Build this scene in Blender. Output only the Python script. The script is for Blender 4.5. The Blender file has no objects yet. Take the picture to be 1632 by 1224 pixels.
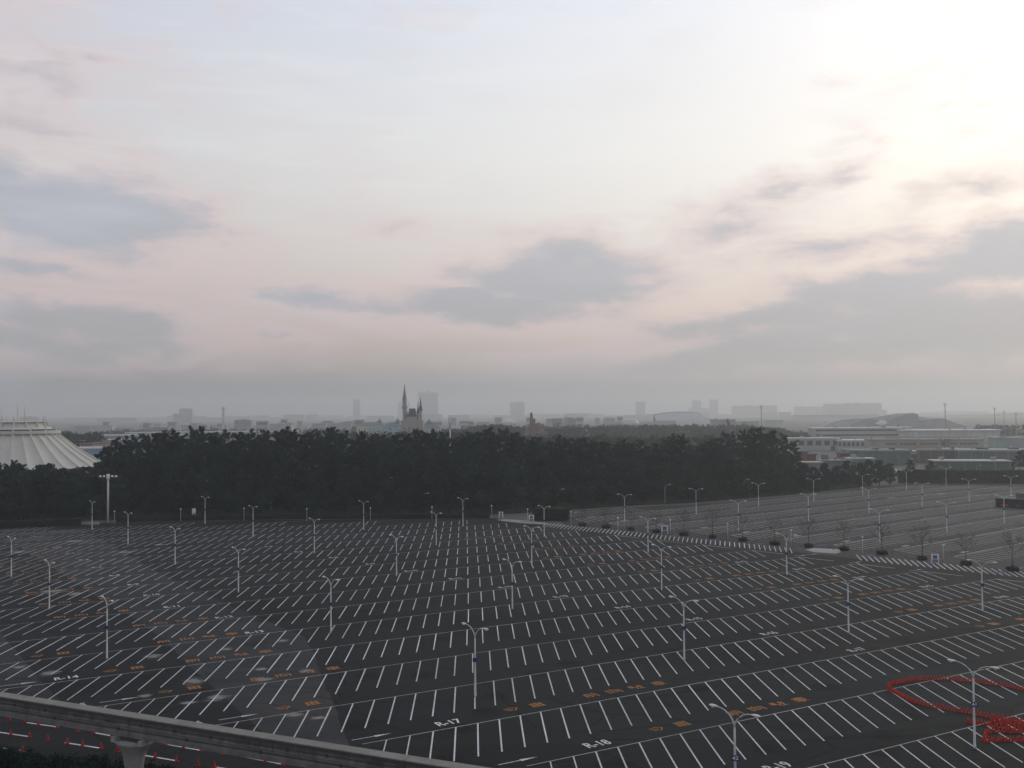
import bpy, math, random
import numpy as np
from mathutils import Matrix, Vector, Euler
random.seed(7)
R = math.radians
SC = bpy.context.scene
COL = SC.collection

# ------------------------------------------------------------------ camera
F, H, PITCH, ROLL = 1600.0, 35.0, 0.0287421, -0.0076302      # focal in px of a 1632 wide frame, eye height in m
cp, sp, cr, sr = math.cos(PITCH), math.sin(PITCH), math.cos(ROLL), math.sin(ROLL)
right, upv, fwd = Vector((1, 0, 0)), Vector((0, -sp, cp)), Vector((0, cp, sp))
xc, yc = right * cr + upv * sr, -right * sr + upv * cr
cam = bpy.data.cameras.new('camera')
cam.sensor_width = 36.0
cam.lens = F / 1632 * 36.0
cam.clip_start, cam.clip_end = 0.5, 30000
camo = bpy.data.objects.new('camera', cam)
M = Matrix.Identity(4)
for i in range(3):
    M[i][0], M[i][1], M[i][2] = xc[i], yc[i], -fwd[i]
M[2][3] = H
camo.matrix_world = M
COL.objects.link(camo)
SC.camera = camo
SC.render.resolution_x, SC.render.resolution_y = 1024, 768

# ------------------------------------------------------------------ render settings
SC.render.engine = 'CYCLES'
cy = SC.cycles
cy.max_bounces, cy.diffuse_bounces, cy.glossy_bounces, cy.transparent_max_bounces = 6, 3, 2, 8
cy.volume_bounces = 2
cy.caustics_reflective = cy.caustics_refractive = False
cy.use_adaptive_sampling = True
cy.adaptive_threshold = 0.01
cy.use_denoising = True
try:
    cy.denoiser = 'OPENIMAGEDENOISE'
    cy.denoising_prefilter = 'ACCURATE'
except Exception:
    pass
vs = SC.view_settings
vs.view_transform, vs.look, vs.exposure, vs.gamma = 'Standard', 'None', 0.0, 1.0
vs.use_curve_mapping = False

# ------------------------------------------------------------------ sky and sun
SUN_AZ, SUN_EL = 42.0, 24.0            # degrees to the right of the view, above the horizon
HAZE_DENSITY, HAZE_G = 0.00023, 0.58

def hz(px):                             # image row of the horizon at a column
    return 658.0 - 0.0076 * (px - 816)

def azel(px, py):
    t = (px - 816) / F
    return math.degrees(math.atan(t)), math.degrees(math.atan((hz(px) - py) / F * math.cos(math.atan(t))))

class NT:
    def __init__(self, tree):
        self.t = tree
    def n(self, kind, **kw):
        x = self.t.nodes.new(kind)
        for k, v in kw.items():
            setattr(x, k, v)
        return x
    def put(self, sock, v):
        if isinstance(v, bpy.types.NodeSocket):
            self.t.links.new(v, sock)
        elif isinstance(v, (tuple, list)) and len(v) == 3 and sock.type == 'RGBA':
            sock.default_value = (*v, 1)
        else:
            sock.default_value = v
    def m(self, op, a, b=0.0, c=None, clamp=False):
        x = self.n('ShaderNodeMath', operation=op, use_clamp=clamp)
        self.put(x.inputs[0], a); self.put(x.inputs[1], b)
        if c is not None:
            self.put(x.inputs[2], c)
        return x.outputs[0]
    def mix(self, fac, a, b, mode='MIX'):
        x = self.n('ShaderNodeMix', data_type='RGBA', blend_type=mode)
        self.put(x.inputs[0], fac); self.put(x.inputs[6], a); self.put(x.inputs[7], b)
        return x.outputs[2]
    def step(self, v, a, b, o0=0.0, o1=1.0):
        x = self.n('ShaderNodeMapRange', interpolation_type='SMOOTHSTEP')
        for s, q in zip(x.inputs[:5], (v, a, b, o0, o1)):
            self.put(s, q)
        return x.outputs[0]
    def noise(self, vec, scale, detail=5, rough=0.55, dist=0.0):
        x = self.n('ShaderNodeTexNoise')
        self.put(x.inputs['Vector'], vec)
        x.inputs['Scale'].default_value = scale; x.inputs['Detail'].default_value = detail
        x.inputs['Roughness'].default_value = rough; x.inputs['Distortion'].default_value = dist
        return x.outputs[0]
    def mapping(self, vec, loc=(0, 0, 0), rot=(0, 0, 0), sc=(1, 1, 1), kind='POINT'):
        x = self.n('ShaderNodeMapping', vector_type=kind)
        self.put(x.inputs[0], vec)
        x.inputs[1].default_value = loc; x.inputs[2].default_value = rot; x.inputs[3].default_value = sc
        return x.outputs[0]
    def ramp(self, v, stops):
        x = self.n('ShaderNodeValToRGB')
        e = x.color_ramp.elements
        while len(e) > 1:
            e.remove(e[0])
        e[0].position, e[0].color = stops[0][0], (*stops[0][1], 1)
        for p, c in stops[1:]:
            k = e.new(p); k.color = (*c, 1)
        self.put(x.inputs[0], v)
        return x.outputs[0]

world = bpy.data.worlds.new('World')
SC.world = world
world.use_nodes = True
world.node_tree.nodes.clear()
W = NT(world.node_tree)
gen = W.n('ShaderNodeTexCoord').outputs['Generated']
nrm = W.n('ShaderNodeVectorMath', operation='NORMALIZE'); W.put(nrm.inputs[0], gen)
sep = W.n('ShaderNodeSeparateXYZ'); W.put(sep.inputs[0], nrm.outputs[0])
X, Y, Z = sep.outputs
az = W.m('MULTIPLY', W.m('ARCTAN2', X, Y), 180 / math.pi)
el = W.m('MULTIPLY', W.m('ARCSINE', Z), 180 / math.pi)
sky = W.n('ShaderNodeTexSky', sky_type='NISHITA')
sky.sun_disc = False
sky.sun_elevation, sky.sun_rotation = R(SUN_EL), R(SUN_AZ)
sky.air_density, sky.dust_density, sky.ozone_density = 1.2, 5.0, 1.0
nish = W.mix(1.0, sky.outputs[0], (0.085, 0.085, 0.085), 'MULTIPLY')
# thin high veil: grey by the horizon, rose a little above it, white to lavender higher, dimmed overhead to cut the ground light
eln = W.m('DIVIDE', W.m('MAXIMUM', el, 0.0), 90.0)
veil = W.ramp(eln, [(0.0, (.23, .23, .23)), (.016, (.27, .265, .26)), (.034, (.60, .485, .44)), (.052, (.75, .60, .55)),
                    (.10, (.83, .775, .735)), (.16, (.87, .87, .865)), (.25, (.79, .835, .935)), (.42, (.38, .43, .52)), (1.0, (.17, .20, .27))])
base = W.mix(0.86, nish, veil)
# brighter, warmer towards the veiled sun
sd = Vector((math.sin(R(SUN_AZ)) * math.cos(R(SUN_EL)), math.cos(R(SUN_AZ)) * math.cos(R(SUN_EL)), math.sin(R(SUN_EL))))
dt = W.n('ShaderNodeVectorMath', operation='DOT_PRODUCT'); W.put(dt.inputs[0], nrm.outputs[0]); dt.inputs[1].default_value = sd
cosd = W.m('MAXIMUM', dt.outputs['Value'], 0.0)
base = W.mix(1.0, base, W.mix(W.step(dt.outputs['Value'], .25, .85), (.80, .80, .83), (1, 1, 1)), 'MULTIPLY')
glow = W.m('ADD', W.m('MULTIPLY', W.m('POWER', cosd, 5.0), 0.22), W.m('MULTIPLY', W.m('POWER', cosd, 16.0), 0.05))
lowf = W.step(el, 1.0, 13.0, 0.30, 1.0)
glow = W.m('MULTIPLY', glow, lowf)
base = W.mix(1.0, base, W.mix(glow, (0, 0, 0), (1.0, .90, .72)), 'ADD')
# clouds: banks where the photograph has them, broken up by noise, plus a faint scatter all round the sky
uv = W.n('ShaderNodeCombineXYZ'); W.put(uv.inputs[0], az); W.put(uv.inputs[1], el)
uv = uv.outputs[0]
n1 = W.noise(W.mapping(uv, sc=(.22, .62, 1)), 1.0, 10, 0.58, 0.5)
n2 = W.noise(W.mapping(uv, loc=(13, 4, 2), sc=(.035, .10, 1)), 1.0, 6, 0.55, 0.3)
def warp(vec, sc, amp, loc):
    x = W.n('ShaderNodeTexNoise'); W.put(x.inputs['Vector'], W.mapping(vec, loc=loc, sc=sc)); x.inputs['Scale'].default_value = 1.0
    x.inputs['Detail'].default_value = 7; x.inputs['Roughness'].default_value = .6
    a_ = W.n('ShaderNodeVectorMath', operation='SUBTRACT'); W.put(a_.inputs[0], x.outputs['Color']); a_.inputs[1].default_value = (.5, .5, .5)
    b_ = W.n('ShaderNodeVectorMath', operation='MULTIPLY_ADD'); W.put(b_.inputs[0], a_.outputs[0]); b_.inputs[1].default_value = amp; W.put(b_.inputs[2], vec)
    return b_.outputs[0]
uvw = warp(uv, (.16, .42, 1), (9.0, 3.0, 0), (3, 7, 0))
BANKS = [  # px x, y, half width, half height, tilt deg, strength
    (895, 444, 215, 76, 0, 1.4), (770, 488, 270, 44, -2, 1.25), (490, 478, 160, 22, -4, .9), (650, 365, 60, 12, 0, .50),
    (1610, 410, 260, 70, 8, 1.15), (1430, 458, 280, 54, 10, 1.15), (1240, 512, 320, 42, 6, 1.1), (1500, 520, 520, 84, 2, 1.3),
    (1230, 568, 560, 44, 2, 1.15), (1345, 264, 80, 26, 12, .46), (1150, 352, 130, 42, 8, .50), (1255, 303, 90, 18, 16, .42), (1300, 395, 190, 28, 4, .52),
    (1620, 356, 90, 24, 5, .7), (1540, 296, 150, 18, 14, .26), (130, 335, 285, 88, -4, 1.25), (10, 290, 200, 70, 0, 1.1), (300, 375, 120, 66, -12, .50),
    (70, 425, 180, 24, -7, .8), (130, 512, 320, 44, -2, 1.2), (60, 550, 420, 46, 0, 1.0), (430, 538, 120, 11, -3, .55),
    (50, 110, 170, 80, 0, .36), (60, 205, 160, 36, 0, .40), (150, 88, 80, 20, -12, .34)]
acc = W.m('MULTIPLY_ADD', n2, 2.4, -1.62)
acc = W.m('MINIMUM', acc, 0.30)
for bx_, by_, hw, hh, tl, st in BANKS:
    a0, e0 = azel(bx_, by_)
    k = math.cos(R(a0)) ** 2
    mv = W.mapping(uvw, loc=(a0, e0, 0), rot=(0, 0, R(tl)), sc=(math.degrees(hw / F) * k, math.degrees(hh / F), 1), kind='TEXTURE')
    ln = W.n('ShaderNodeVectorMath', operation='LENGTH'); W.put(ln.inputs[0], mv)
    acc = W.m('MAXIMUM', acc, W.m('MULTIPLY', W.m('SUBTRACT', 1.0, ln.outputs['Value']), st))
dens = W.m('ADD', acc, W.m('MULTIPLY', W.m('SUBTRACT', n1, 0.5), 1.45))
thin = W.step(dens, -0.40, 0.62)
thick = W.step(dens, 0.06, 0.80)
# lit rims are rose to cream, the bodies blue grey; both fade into the haze low down
rimc = W.mix(W.m('MULTIPLY', glow, 1.6, clamp=True), (.76, .60, .59), (.97, .85, .77))
bodyc = W.mix(W.step(el, 2.5, 8.0), (.37, .37, .372), (.415, .44, .495))
bodyc = W.mix(W.m('MULTIPLY', glow, 1.1, clamp=True), bodyc, (.82, .77, .73))
cl = W.mix(thick, rimc, bodyc)
amt = W.m('MULTIPLY', W.m('MULTIPLY', thin, 0.84), W.step(el, 0.6, 3.6))
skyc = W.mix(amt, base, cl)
# broad feathered tints of rose and lavender in the high veil
n4 = W.noise(W.mapping(uvw, loc=(5, 1, 8), sc=(.055, .17, 1)), 1.0, 6, 0.55, 0.4)
skyc = W.mix(W.m('MULTIPLY', W.step(n4, .46, .72), W.step(dt.outputs['Value'], .35, .9, .42, .12)), skyc, (.74, .615, .63))
skyc = W.mix(W.m('MULTIPLY', W.step(n4, .54, .30), W.step(dt.outputs['Value'], .35, .9, .32, .08)), skyc, (.61, .645, .765))
# fine streaks of cirrus
n3 = W.noise(W.mapping(uv, rot=(0, 0, R(24)), sc=(.10, .75, 1)), 1.0, 7, 0.6, 0.6)
skyc = W.mix(W.m('MULTIPLY', W.step(n3, .45, .75), W.step(el, 6, 14, 0.0, .20)), skyc, (.95, .94, .93))
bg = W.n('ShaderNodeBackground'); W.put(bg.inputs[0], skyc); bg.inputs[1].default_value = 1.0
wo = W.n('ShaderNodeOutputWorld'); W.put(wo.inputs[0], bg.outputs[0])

sl = bpy.data.lights.new('sun', 'SUN')
sl.energy, sl.angle, sl.color = 0.5, R(16), (1.0, .93, .82)
so = bpy.data.objects.new('sun', sl)
so.rotation_euler = (-sd).to_track_quat('-Z', 'Y').to_euler()
COL.objects.link(so)

# ------------------------------------------------------------------ helpers
def ray(px, py):
    u, v = (px - 816) / F, (612 - py) / F
    return fwd + xc * u + yc * v
def G(px, py, z=0.0):                   # the place on the level z that a column and row of the photograph show
    d = ray(px, py); t = (z - H) / d.z
    return Vector((d.x * t, d.y * t, z))
def AT(px, py, dist):                   # the place at a distance along the view axis
    d = ray(px, py); t = dist / d.y
    return Vector((d.x * t, dist, H + d.z * t))

def mat(name, col, rough=0.8, var=0.25, scale=0.6, metal=0.0, spec=0.3, detail=5, bump=0.0, rnd=0.0):
    m = bpy.data.materials.new(name); m.use_nodes = True
    m.node_tree.nodes.clear()
    N = NT(m.node_tree)
    tc = N.n('ShaderNodeTexCoord').outputs['Object']
    a = N.noise(tc, scale, detail)
    b = N.noise(tc, scale * 7.3, 3)
    f = N.m('ADD', N.m('MULTIPLY', a, .65), N.m('MULTIPLY', b, .35))
    dk, lt = tuple(c * (1 - var) for c in col), tuple(min(1, c * (1 + var)) for c in col)
    c = N.mix(N.step(f, .3, .7), dk, lt)
    if rnd:
        oi = N.n('ShaderNodeObjectInfo').outputs['Random']
        c = N.mix(1.0, c, N.mix(oi, (1 - rnd,) * 3, (1 + rnd, 1 + rnd * .9, 1 + rnd * .6)), 'MULTIPLY')
    p = N.n('ShaderNodeBsdfPrincipled')
    N.put(p.inputs['Base Color'], c)
    p.inputs['Roughness'].default_value = rough; p.inputs['Metallic'].default_value = metal
    p.inputs['Specular IOR Level'].default_value = spec
    if bump:
        bp = N.n('ShaderNodeBump'); bp.inputs['Strength'].default_value = bump; bp.inputs['Distance'].default_value = .05
        N.put(bp.inputs['Height'], b); N.put(p.inputs['Normal'], bp.outputs[0])
    o = N.n('ShaderNodeOutputMaterial'); N.put(o.inputs[0], p.outputs[0])
    return m

class MB:
    def __init__(self): self.v, self.f, self.mi = [], [], []
    def quad(self, *p):
        k = len(self.v); self.v += [tuple(q) for q in p]; self.f.append(tuple(range(k, k + len(p)))); return self
    def box(self, x0, x1, y0, y1, z0, z1, rz=0.0, c=(0, 0, 0)):
        k = len(self.v); ca, sa = math.cos(rz), math.sin(rz)
        for z in (z0, z1):
            for x, y in ((x0, y0), (x1, y0), (x1, y1), (x0, y1)):
                self.v.append((c[0] + x * ca - y * sa, c[1] + x * sa + y * ca, c[2] + z))
        for q in ((0, 3, 2, 1), (4, 5, 6, 7), (0, 1, 5, 4), (1, 2, 6, 5), (2, 3, 7, 6), (3, 0, 4, 7)):
            self.f.append(tuple(k + i for i in q))
        return self
    def lathe(self, prof, n=12, c=(0, 0, 0), sx=1.0, sy=1.0):        # (radius, z) from the bottom up
        k = len(self.v)
        for r, z in prof:
            for i in range(n):
                a = 2 * math.pi * i / n
                self.v.append((c[0] + r * sx * math.cos(a), c[1] + r * sy * math.sin(a), c[2] + z))
        for j in range(len(prof) - 1):
            for i in range(n):
                i2 = (i + 1) % n
                self.f.append((k + j * n + i, k + j * n + i2, k + (j + 1) * n + i2, k + (j + 1) * n + i))
        self.f.append(tuple(k + i for i in reversed(range(n))))
        self.f.append(tuple(k + (len(prof) - 1) * n + i for i in range(n)))
        return self
    def tube(self, pts, rads, n=8):
        k = len(self.v); pts = [Vector(p) for p in pts]
        for j, p in enumerate(pts):
            d = (pts[min(j + 1, len(pts) - 1)] - pts[max(j - 1, 0)]).normalized()
            a = d.orthogonal().normalized() if abs(d.z) < .99 else Vector((1, 0, 0))
            a = (a - d * a.dot(d)).normalized(); b = d.cross(a)
            for i in range(n):
                t = 2 * math.pi * i / n
                self.v.append(tuple(p + (a * math.cos(t) + b * math.sin(t)) * rads[j]))
        for j in range(len(pts) - 1):
            for i in range(n):
                i2 = (i + 1) % n
                self.f.append((k + j * n + i, k + j * n + i2, k + (j + 1) * n + i2, k + (j + 1) * n + i))
        self.f.append(tuple(k + i for i in reversed(range(n))))
        self.f.append(tuple(k + (len(pts) - 1) * n + i for i in range(n)))
        return self
    def mesh(self, name, m, smooth=False):
        me = bpy.data.meshes.new(name)
        me.from_pydata(self.v, [], self.f); me.update()
        me.materials.append(m)
        if smooth:
            me.polygons.foreach_set('use_smooth', [True] * len(me.polygons))
        return me
    def build(self, name, m, parent=None, smooth=False, loc=None):
        return inst(name, self.mesh(name, m, smooth), parent, loc)

def inst(name, me, parent=None, loc=None, rz=0.0, sc=None):
    o = bpy.data.objects.new(name, me); COL.objects.link(o)
    if parent is not None: o.parent = parent
    if loc is not None: o.location = loc
    if rz: o.rotation_euler = (0, 0, rz)
    if sc is not None: o.scale = (sc,) * 3 if not isinstance(sc, (tuple, list)) else sc
    return o
def tag(o, label, cat, group=None):
    o['label'], o['category'] = label, cat
    if group: o['group'] = group
    return o
def kind(o, k, label=None, cat=None):
    o['kind'] = k
    if label: o['label'] = label
    if cat: o['category'] = cat
    return o
def thing(name, loc, label, cat, group=None, rz=0.0):
    o = bpy.data.objects.new(name, None); o.empty_display_size = .3
    COL.objects.link(o); o.location = loc; o.rotation_euler = (0, 0, rz)
    return tag(o, label, cat, group)
ORD = ['first', 'second', 'third', 'fourth', 'fifth', 'sixth', 'seventh', 'eighth', 'ninth', 'tenth', 'eleventh', 'twelfth', 'thirteenth', 'fourteenth',
       'fifteenth', 'sixteenth', 'seventeenth', 'eighteenth', 'nineteenth', 'twentieth', 'twenty-first', 'twenty-second', 'twenty-third', 'twenty-fourth',
       'twenty-fifth', 'twenty-sixth', 'twenty-seventh', 'twenty-eighth', 'twenty-ninth', 'thirtieth']

# ------------------------------------------------------------------ materials
def asphalt(name, dark, light, rowang, wear=1.0):
    m = bpy.data.materials.new(name); m.use_nodes = True; m.node_tree.nodes.clear()
    N = NT(m.node_tree)
    tc = N.n('ShaderNodeTexCoord').outputs['Object']
    big = N.noise(tc, .013, 4, .6)
    streak = N.noise(N.mapping(tc, rot=(0, 0, -rowang), sc=(.020, .21, 1)), 1.0, 8, .66, .8)
    fine = N.noise(tc, 1.4, 6, .7)
    f = N.m('ADD', N.m('ADD', N.m('MULTIPLY', big, .30), N.m('MULTIPLY', streak, .52 * wear)), N.m('MULTIPLY', fine, .18))
    c = N.mix(N.step(f, .34, .66), dark, light)
    vo = N.n('ShaderNodeTexVoronoi', feature='F1'); N.put(vo.inputs['Vector'], tc); vo.inputs['Scale'].default_value = .11
    oil = N.step(N.m('ADD', vo.outputs['Distance'], N.m('MULTIPLY', N.m('SUBTRACT', fine, .5), .25)), .10, .30, .62, 1.0)
    c = N.mix(1.0, c, N.mix(oil, (0, 0, 0), (1, 1, 1)), 'MULTIPLY')
    pv_ = N.n('ShaderNodeTexVoronoi', feature='F1'); N.put(pv_.inputs['Vector'], N.mapping(tc, rot=(0, 0, -rowang), sc=(.012, .045, 1))); pv_.inputs['Scale'].default_value = 1.0
    bw = N.n('ShaderNodeSeparateColor'); N.put(bw.inputs[0], pv_.outputs['Color'])
    lay = N.m('ADD', N.m('MULTIPLY', bw.outputs[0], .36), .82)
    crk = N.n('ShaderNodeTexVoronoi', feature='DISTANCE_TO_EDGE'); N.put(crk.inputs['Vector'], N.mapping(tc, rot=(0, 0, -rowang), sc=(.06, .10, 1))); crk.inputs['Scale'].default_value = 1.0
    lay = N.m('MULTIPLY', lay, N.step(crk.outputs['Distance'], .004, .018, .68, 1.0))
    vv = N.n('ShaderNodeVectorMath', operation='SCALE'); N.put(vv.inputs[0], c); N.put(vv.inputs['Scale'], lay)
    c = vv.outputs[0]
    p = N.n('ShaderNodeBsdfPrincipled'); N.put(p.inputs['Base Color'], c)
    N.put(p.inputs['Roughness'], N.step(streak, .3, .7, .72, .9)); p.inputs['Specular IOR Level'].default_value = .08
    o = N.n('ShaderNodeOutputMaterial'); N.put(o.inputs[0], p.outputs[0])
    return m
PHI, PHI2 = 0.521642, R(39.4)
M_ASPH = asphalt('asphalt_dark', (.0095, .0118, .0128), (.027, .0312, .0330), PHI)
M_ASPH_OLD = asphalt('asphalt_grey', (.024, .0275, .029), (.060, .065, .068), PHI)
M_ASPH_LOT = asphalt('asphalt_pale', (.038, .038, .039), (.066, .0645, .064), PHI2)
M_ASPH_ROAD = asphalt('asphalt_road', (.020, .021, .023), (.034, .036, .038), R(-40), .6)

def paint(name, col, worn):
    m = bpy.data.materials.new(name); m.use_nodes = True; m.node_tree.nodes.clear()
    N = NT(m.node_tree)
    geo = N.n('ShaderNodeNewGeometry').outputs['Position']
    w = N.noise(geo, 2.6, 6, .7); w2 = N.noise(geo, .05, 3)
    k = N.step(N.m('ADD', N.m('MULTIPLY', w, .7), N.m('MULTIPLY', w2, .5)), .42, .72, 0.0, worn)
    p = N.n('ShaderNodeBsdfPrincipled'); N.put(p.inputs['Base Color'], N.mix(k, col, (.06, .06, .06)))
    p.inputs['Roughness'].default_value = .75; p.inputs['Specular IOR Level'].default_value = .25
    o = N.n('ShaderNodeOutputMaterial'); N.put(o.inputs[0], p.outputs[0])
    return m
M_WHITE = paint('road_paint_white', (.84, .86, .88), .50)
M_FADED = paint('road_paint_faded', (.52, .53, .51), .55)
M_ORANGE = paint('road_paint_orange', (.56, .21, .03), .55)
M_BLUE = paint('road_paint_blue', (.02, .05, .22), .3)
M_CONC = mat('concrete', (.30, .29, .27), .9, .18, .5, bump=.2)
M_POST = mat('galvanised_post', (.52, .54, .54), .45, .10, 2.0, spec=.5)
M_LAMP = mat('lamp_white', (.78, .78, .76), .35, .05, 3.0, spec=.5)
M_GLASSL = mat('lamp_lens', (.70, .62, .52), .25, .08, 5.0, spec=.5)
M_PLATE = mat('plate_blue', (.02, .055, .16), .5, .1, 3.0)
M_LETTER = mat('plate_letter', (.72, .75, .78), .5, .05, 3.0)
M_CONE = mat('cone_red', (.50, .030, .016), .55, .12, 3.0, rnd=.15)
M_CONEB = mat('cone_foot', (.40, .03, .015), .7, .15, 3.0)
M_BARK = mat('bark', (.050, .040, .033), .95, .3, 1.5)
M_PINE = mat('pine_needles', (.007, .038, .036), .85, .6, .35, rnd=.55, spec=.15)
M_LEAF = mat('evergreen_leaves', (.010, .039, .033), .8, .6, .30, rnd=.60, spec=.18)
M_HEDGE = mat('hedge_leaves', (.021, .031, .020), .85, .4, .8, spec=.15)
M_SOIL = mat('bank_soil', (.018, .026, .020), .95, .35, .12)
M_GROUND = mat('ground_town', (.10, .105, .09), .95, .35, .004)
M_FARWOOD = mat('far_leaves', (.030, .048, .036), .9, .4, .05, spec=.1)

# ------------------------------------------------------------------ ground sheets
g = MB().quad((-12000, -600, -.06), (12000, -600, -.06), (12000, 13500, -.06), (-12000, 13500, -.06)).build('ground', M_GROUND)
kind(g, 'structure')

RD = Vector((math.cos(PHI), math.sin(PHI), 0)); TH = -0.0396329
SDIR = Vector((math.sin(TH), math.cos(TH), 0))
DET = RD.x * SDIR.y - RD.y * SDIR.x
GAP, LEN, B17, DB = 2.7705, 11.0, 114.30, 16.62
def AB(p):
    return (p.x * SDIR.y - p.y * SDIR.x) / DET, (RD.x * p.y - RD.y * p.x) / DET
def P(a, b, z=0.0):
    q = RD * a + SDIR * b
    return Vector((q.x, q.y, z))
def brow(k): return B17 + (17 - k) * DB
PHASE = {19: .09, 18: .09, 17: .154, 16: .031, 15: -.072, 14: -.436, 13: -.375}

# outer edges of the main car park (image places on the ground)
FAR = [G(-160, 850), G(0, 841), G(60, 838), G(130, 836), G(330, 831), G(520, 829.5), G(700, 828), G(790, 828)]
END0, END1 = G(1024, 858), G(1537, 917.4)             # where the rows stop along the cross road
EDIR = (END1 - END0).normalized(); ENRM = Vector((-EDIR.y, EDIR.x, 0))
if ENRM.y < 0: ENRM = -ENRM
BEAMZ = 6.5
BM0, BM1 = G(-60, 1101.6, BEAMZ), G(760, 1231.6, BEAMZ)
BDIR = (BM1 - BM0).normalized(); BNRM = Vector((-BDIR.y, BDIR.x, 0))
if BNRM.y < 0: BNRM = -BNRM

poly = [Vector((-210, 60, 0)), Vector((190, 60, 0)), Vector((230, 110, 0)), END1 + ENRM * 14 + EDIR * 70, G(1100, 858) + ENRM * 4, G(880, 838), G(790, 826)] + \
       [FAR[i] + Vector((0, 3, 0)) for i in (6, 5, 4, 3, 2, 1, 0)] + [Vector((-240, 300, 0))]
lot = MB().quad(*[(p.x, p.y, 0.0) for p in poly]).build('parking_lot', M_ASPH)
kind(lot, 'structure')

def inside_far(p, m=0.0):
    for q0, q1 in zip(FAR, FAR[1:]):
        if q0.x <= p.x <= q1.x:
            t = (p.x - q0.x) / (q1.x - q0.x)
            return p.y < q0.y + (q1.y - q0.y) * t - m
    return p.x >= FAR[-1].x and p.y < 333 - m

def beside_road(p, m=0.0):                     # on the car park's side of the cross road
    return (p - END0).dot(ENRM) < -m
LOTN0, LOTN1 = G(0, 1124), G(560, 1206)           # near edge of the car park, behind the guideway
LNRM = Vector((-(LOTN1 - LOTN0).y, (LOTN1 - LOTN0).x, 0)).normalized()
def past_beam(p, m=0.0):
    return (p - LOTN0).dot(LNRM) > m

# older, paler strips of asphalt on the left
def patch(px, name='asphalt_strip', m=M_ASPH_OLD, z=.004):
    pts = [G(x, y) for x, y in px]
    return MB().quad(*[(p.x, p.y, z) for p in pts]).build(name, m, lot)
patch([(-30, 845), (20, 866), (76, 899), (139, 942), (205, 980), (262, 1020), (300, 1060), (345, 1100), (400, 1150), (440, 1185), (560, 1195), (545, 1160), (515, 1085), (500, 1040),
       (484, 1014), (440, 996), (390, 975), (297, 935), (240, 905), (180, 870), (135, 846), (60, 843)][::-1])
patch([(-60, 960), (0, 1008), (20, 1031), (38, 1051), (60, 1080), (96, 1118), (60, 1135), (-60, 1125)][::-1])
patch([(410, 1112), (470, 1108), (524, 1103), (540, 1140), (530, 1146), (470, 1150), (400, 1128)][::-1], m=M_ASPH_LOT, z=.006)
# worn whitish blotches
def blotch_mat():
    m = bpy.data.materials.new('worn_surface'); m.use_nodes = True; m.node_tree.nodes.clear()
    N = NT(m.node_tree)
    t = N.n('ShaderNodeTexCoord')
    ln = N.n('ShaderNodeVectorMath', operation='LENGTH'); N.put(ln.inputs[0], t.outputs['Object'])
    geo = N.n('ShaderNodeNewGeometry').outputs['Position']
    n = N.noise(N.mapping(geo, rot=(0, 0, -PHI), sc=(.35, 1.1, 1)), 1.0, 7, .68, .8)
    k = N.step(N.m('ADD', N.m('SUBTRACT', 1.0, ln.outputs['Value']), N.m('MULTIPLY', N.m('SUBTRACT', n, .5), 2.6)), .10, .80, 0, .72)
    p = N.n('ShaderNodeBsdfPrincipled'); N.put(p.inputs['Base Color'], (.30, .30, .29)); p.inputs['Roughness'].default_value = .9
    tr = N.n('ShaderNodeBsdfTransparent'); mx = N.n('ShaderNodeMixShader')
    N.put(mx.inputs[0], k); N.put(mx.inputs[1], tr.outputs[0]); N.put(mx.inputs[2], p.outputs[0])
    o = N.n('ShaderNodeOutputMaterial'); N.put(o.inputs[0], mx.outputs[0])
    return m
M_WORN = blotch_mat()
bl = MB()
bl.quad(*[(1.15 * math.cos(t * math.pi / 12), 1.15 * math.sin(t * math.pi / 12), 0) for t in range(24)])
BLM = bl.mesh('worn_blotch', M_WORN)
for i, (x, y, w, h) in enumerate([(244, 1046, 34, 9), (79, 1073, 34, 10), (307, 1086, 42, 15), (347, 1112, 46, 15), (86, 942, 46, 9), (120, 946, 24, 8), (31, 1063, 24, 7),
        (231, 1109, 26, 8), (361, 1034, 24, 6), (450, 1021, 24, 6), (419, 1083, 42, 9), (417, 1066, 26, 6), (488, 1069, 30, 7), (470, 1140, 44, 10), (508, 1144, 34, 8), (124, 1017, 14, 5),
        (30, 880, 40, 5), (120, 862, 40, 4), (200, 880, 40, 4), (255, 868, 30, 3), (60, 855, 30, 3), (300, 1120, 30, 7)]):
    c = G(x, y); d = c.length
    sx = w / 2 / F * d; sy = (G(x, y - h / 2) - G(x, y + h / 2)).length / 2
    o = inst('worn_blotch', BLM, lot, (c.x, c.y, .0075 + .0001 * i), R(10), (sx, sy, 1))

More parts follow.
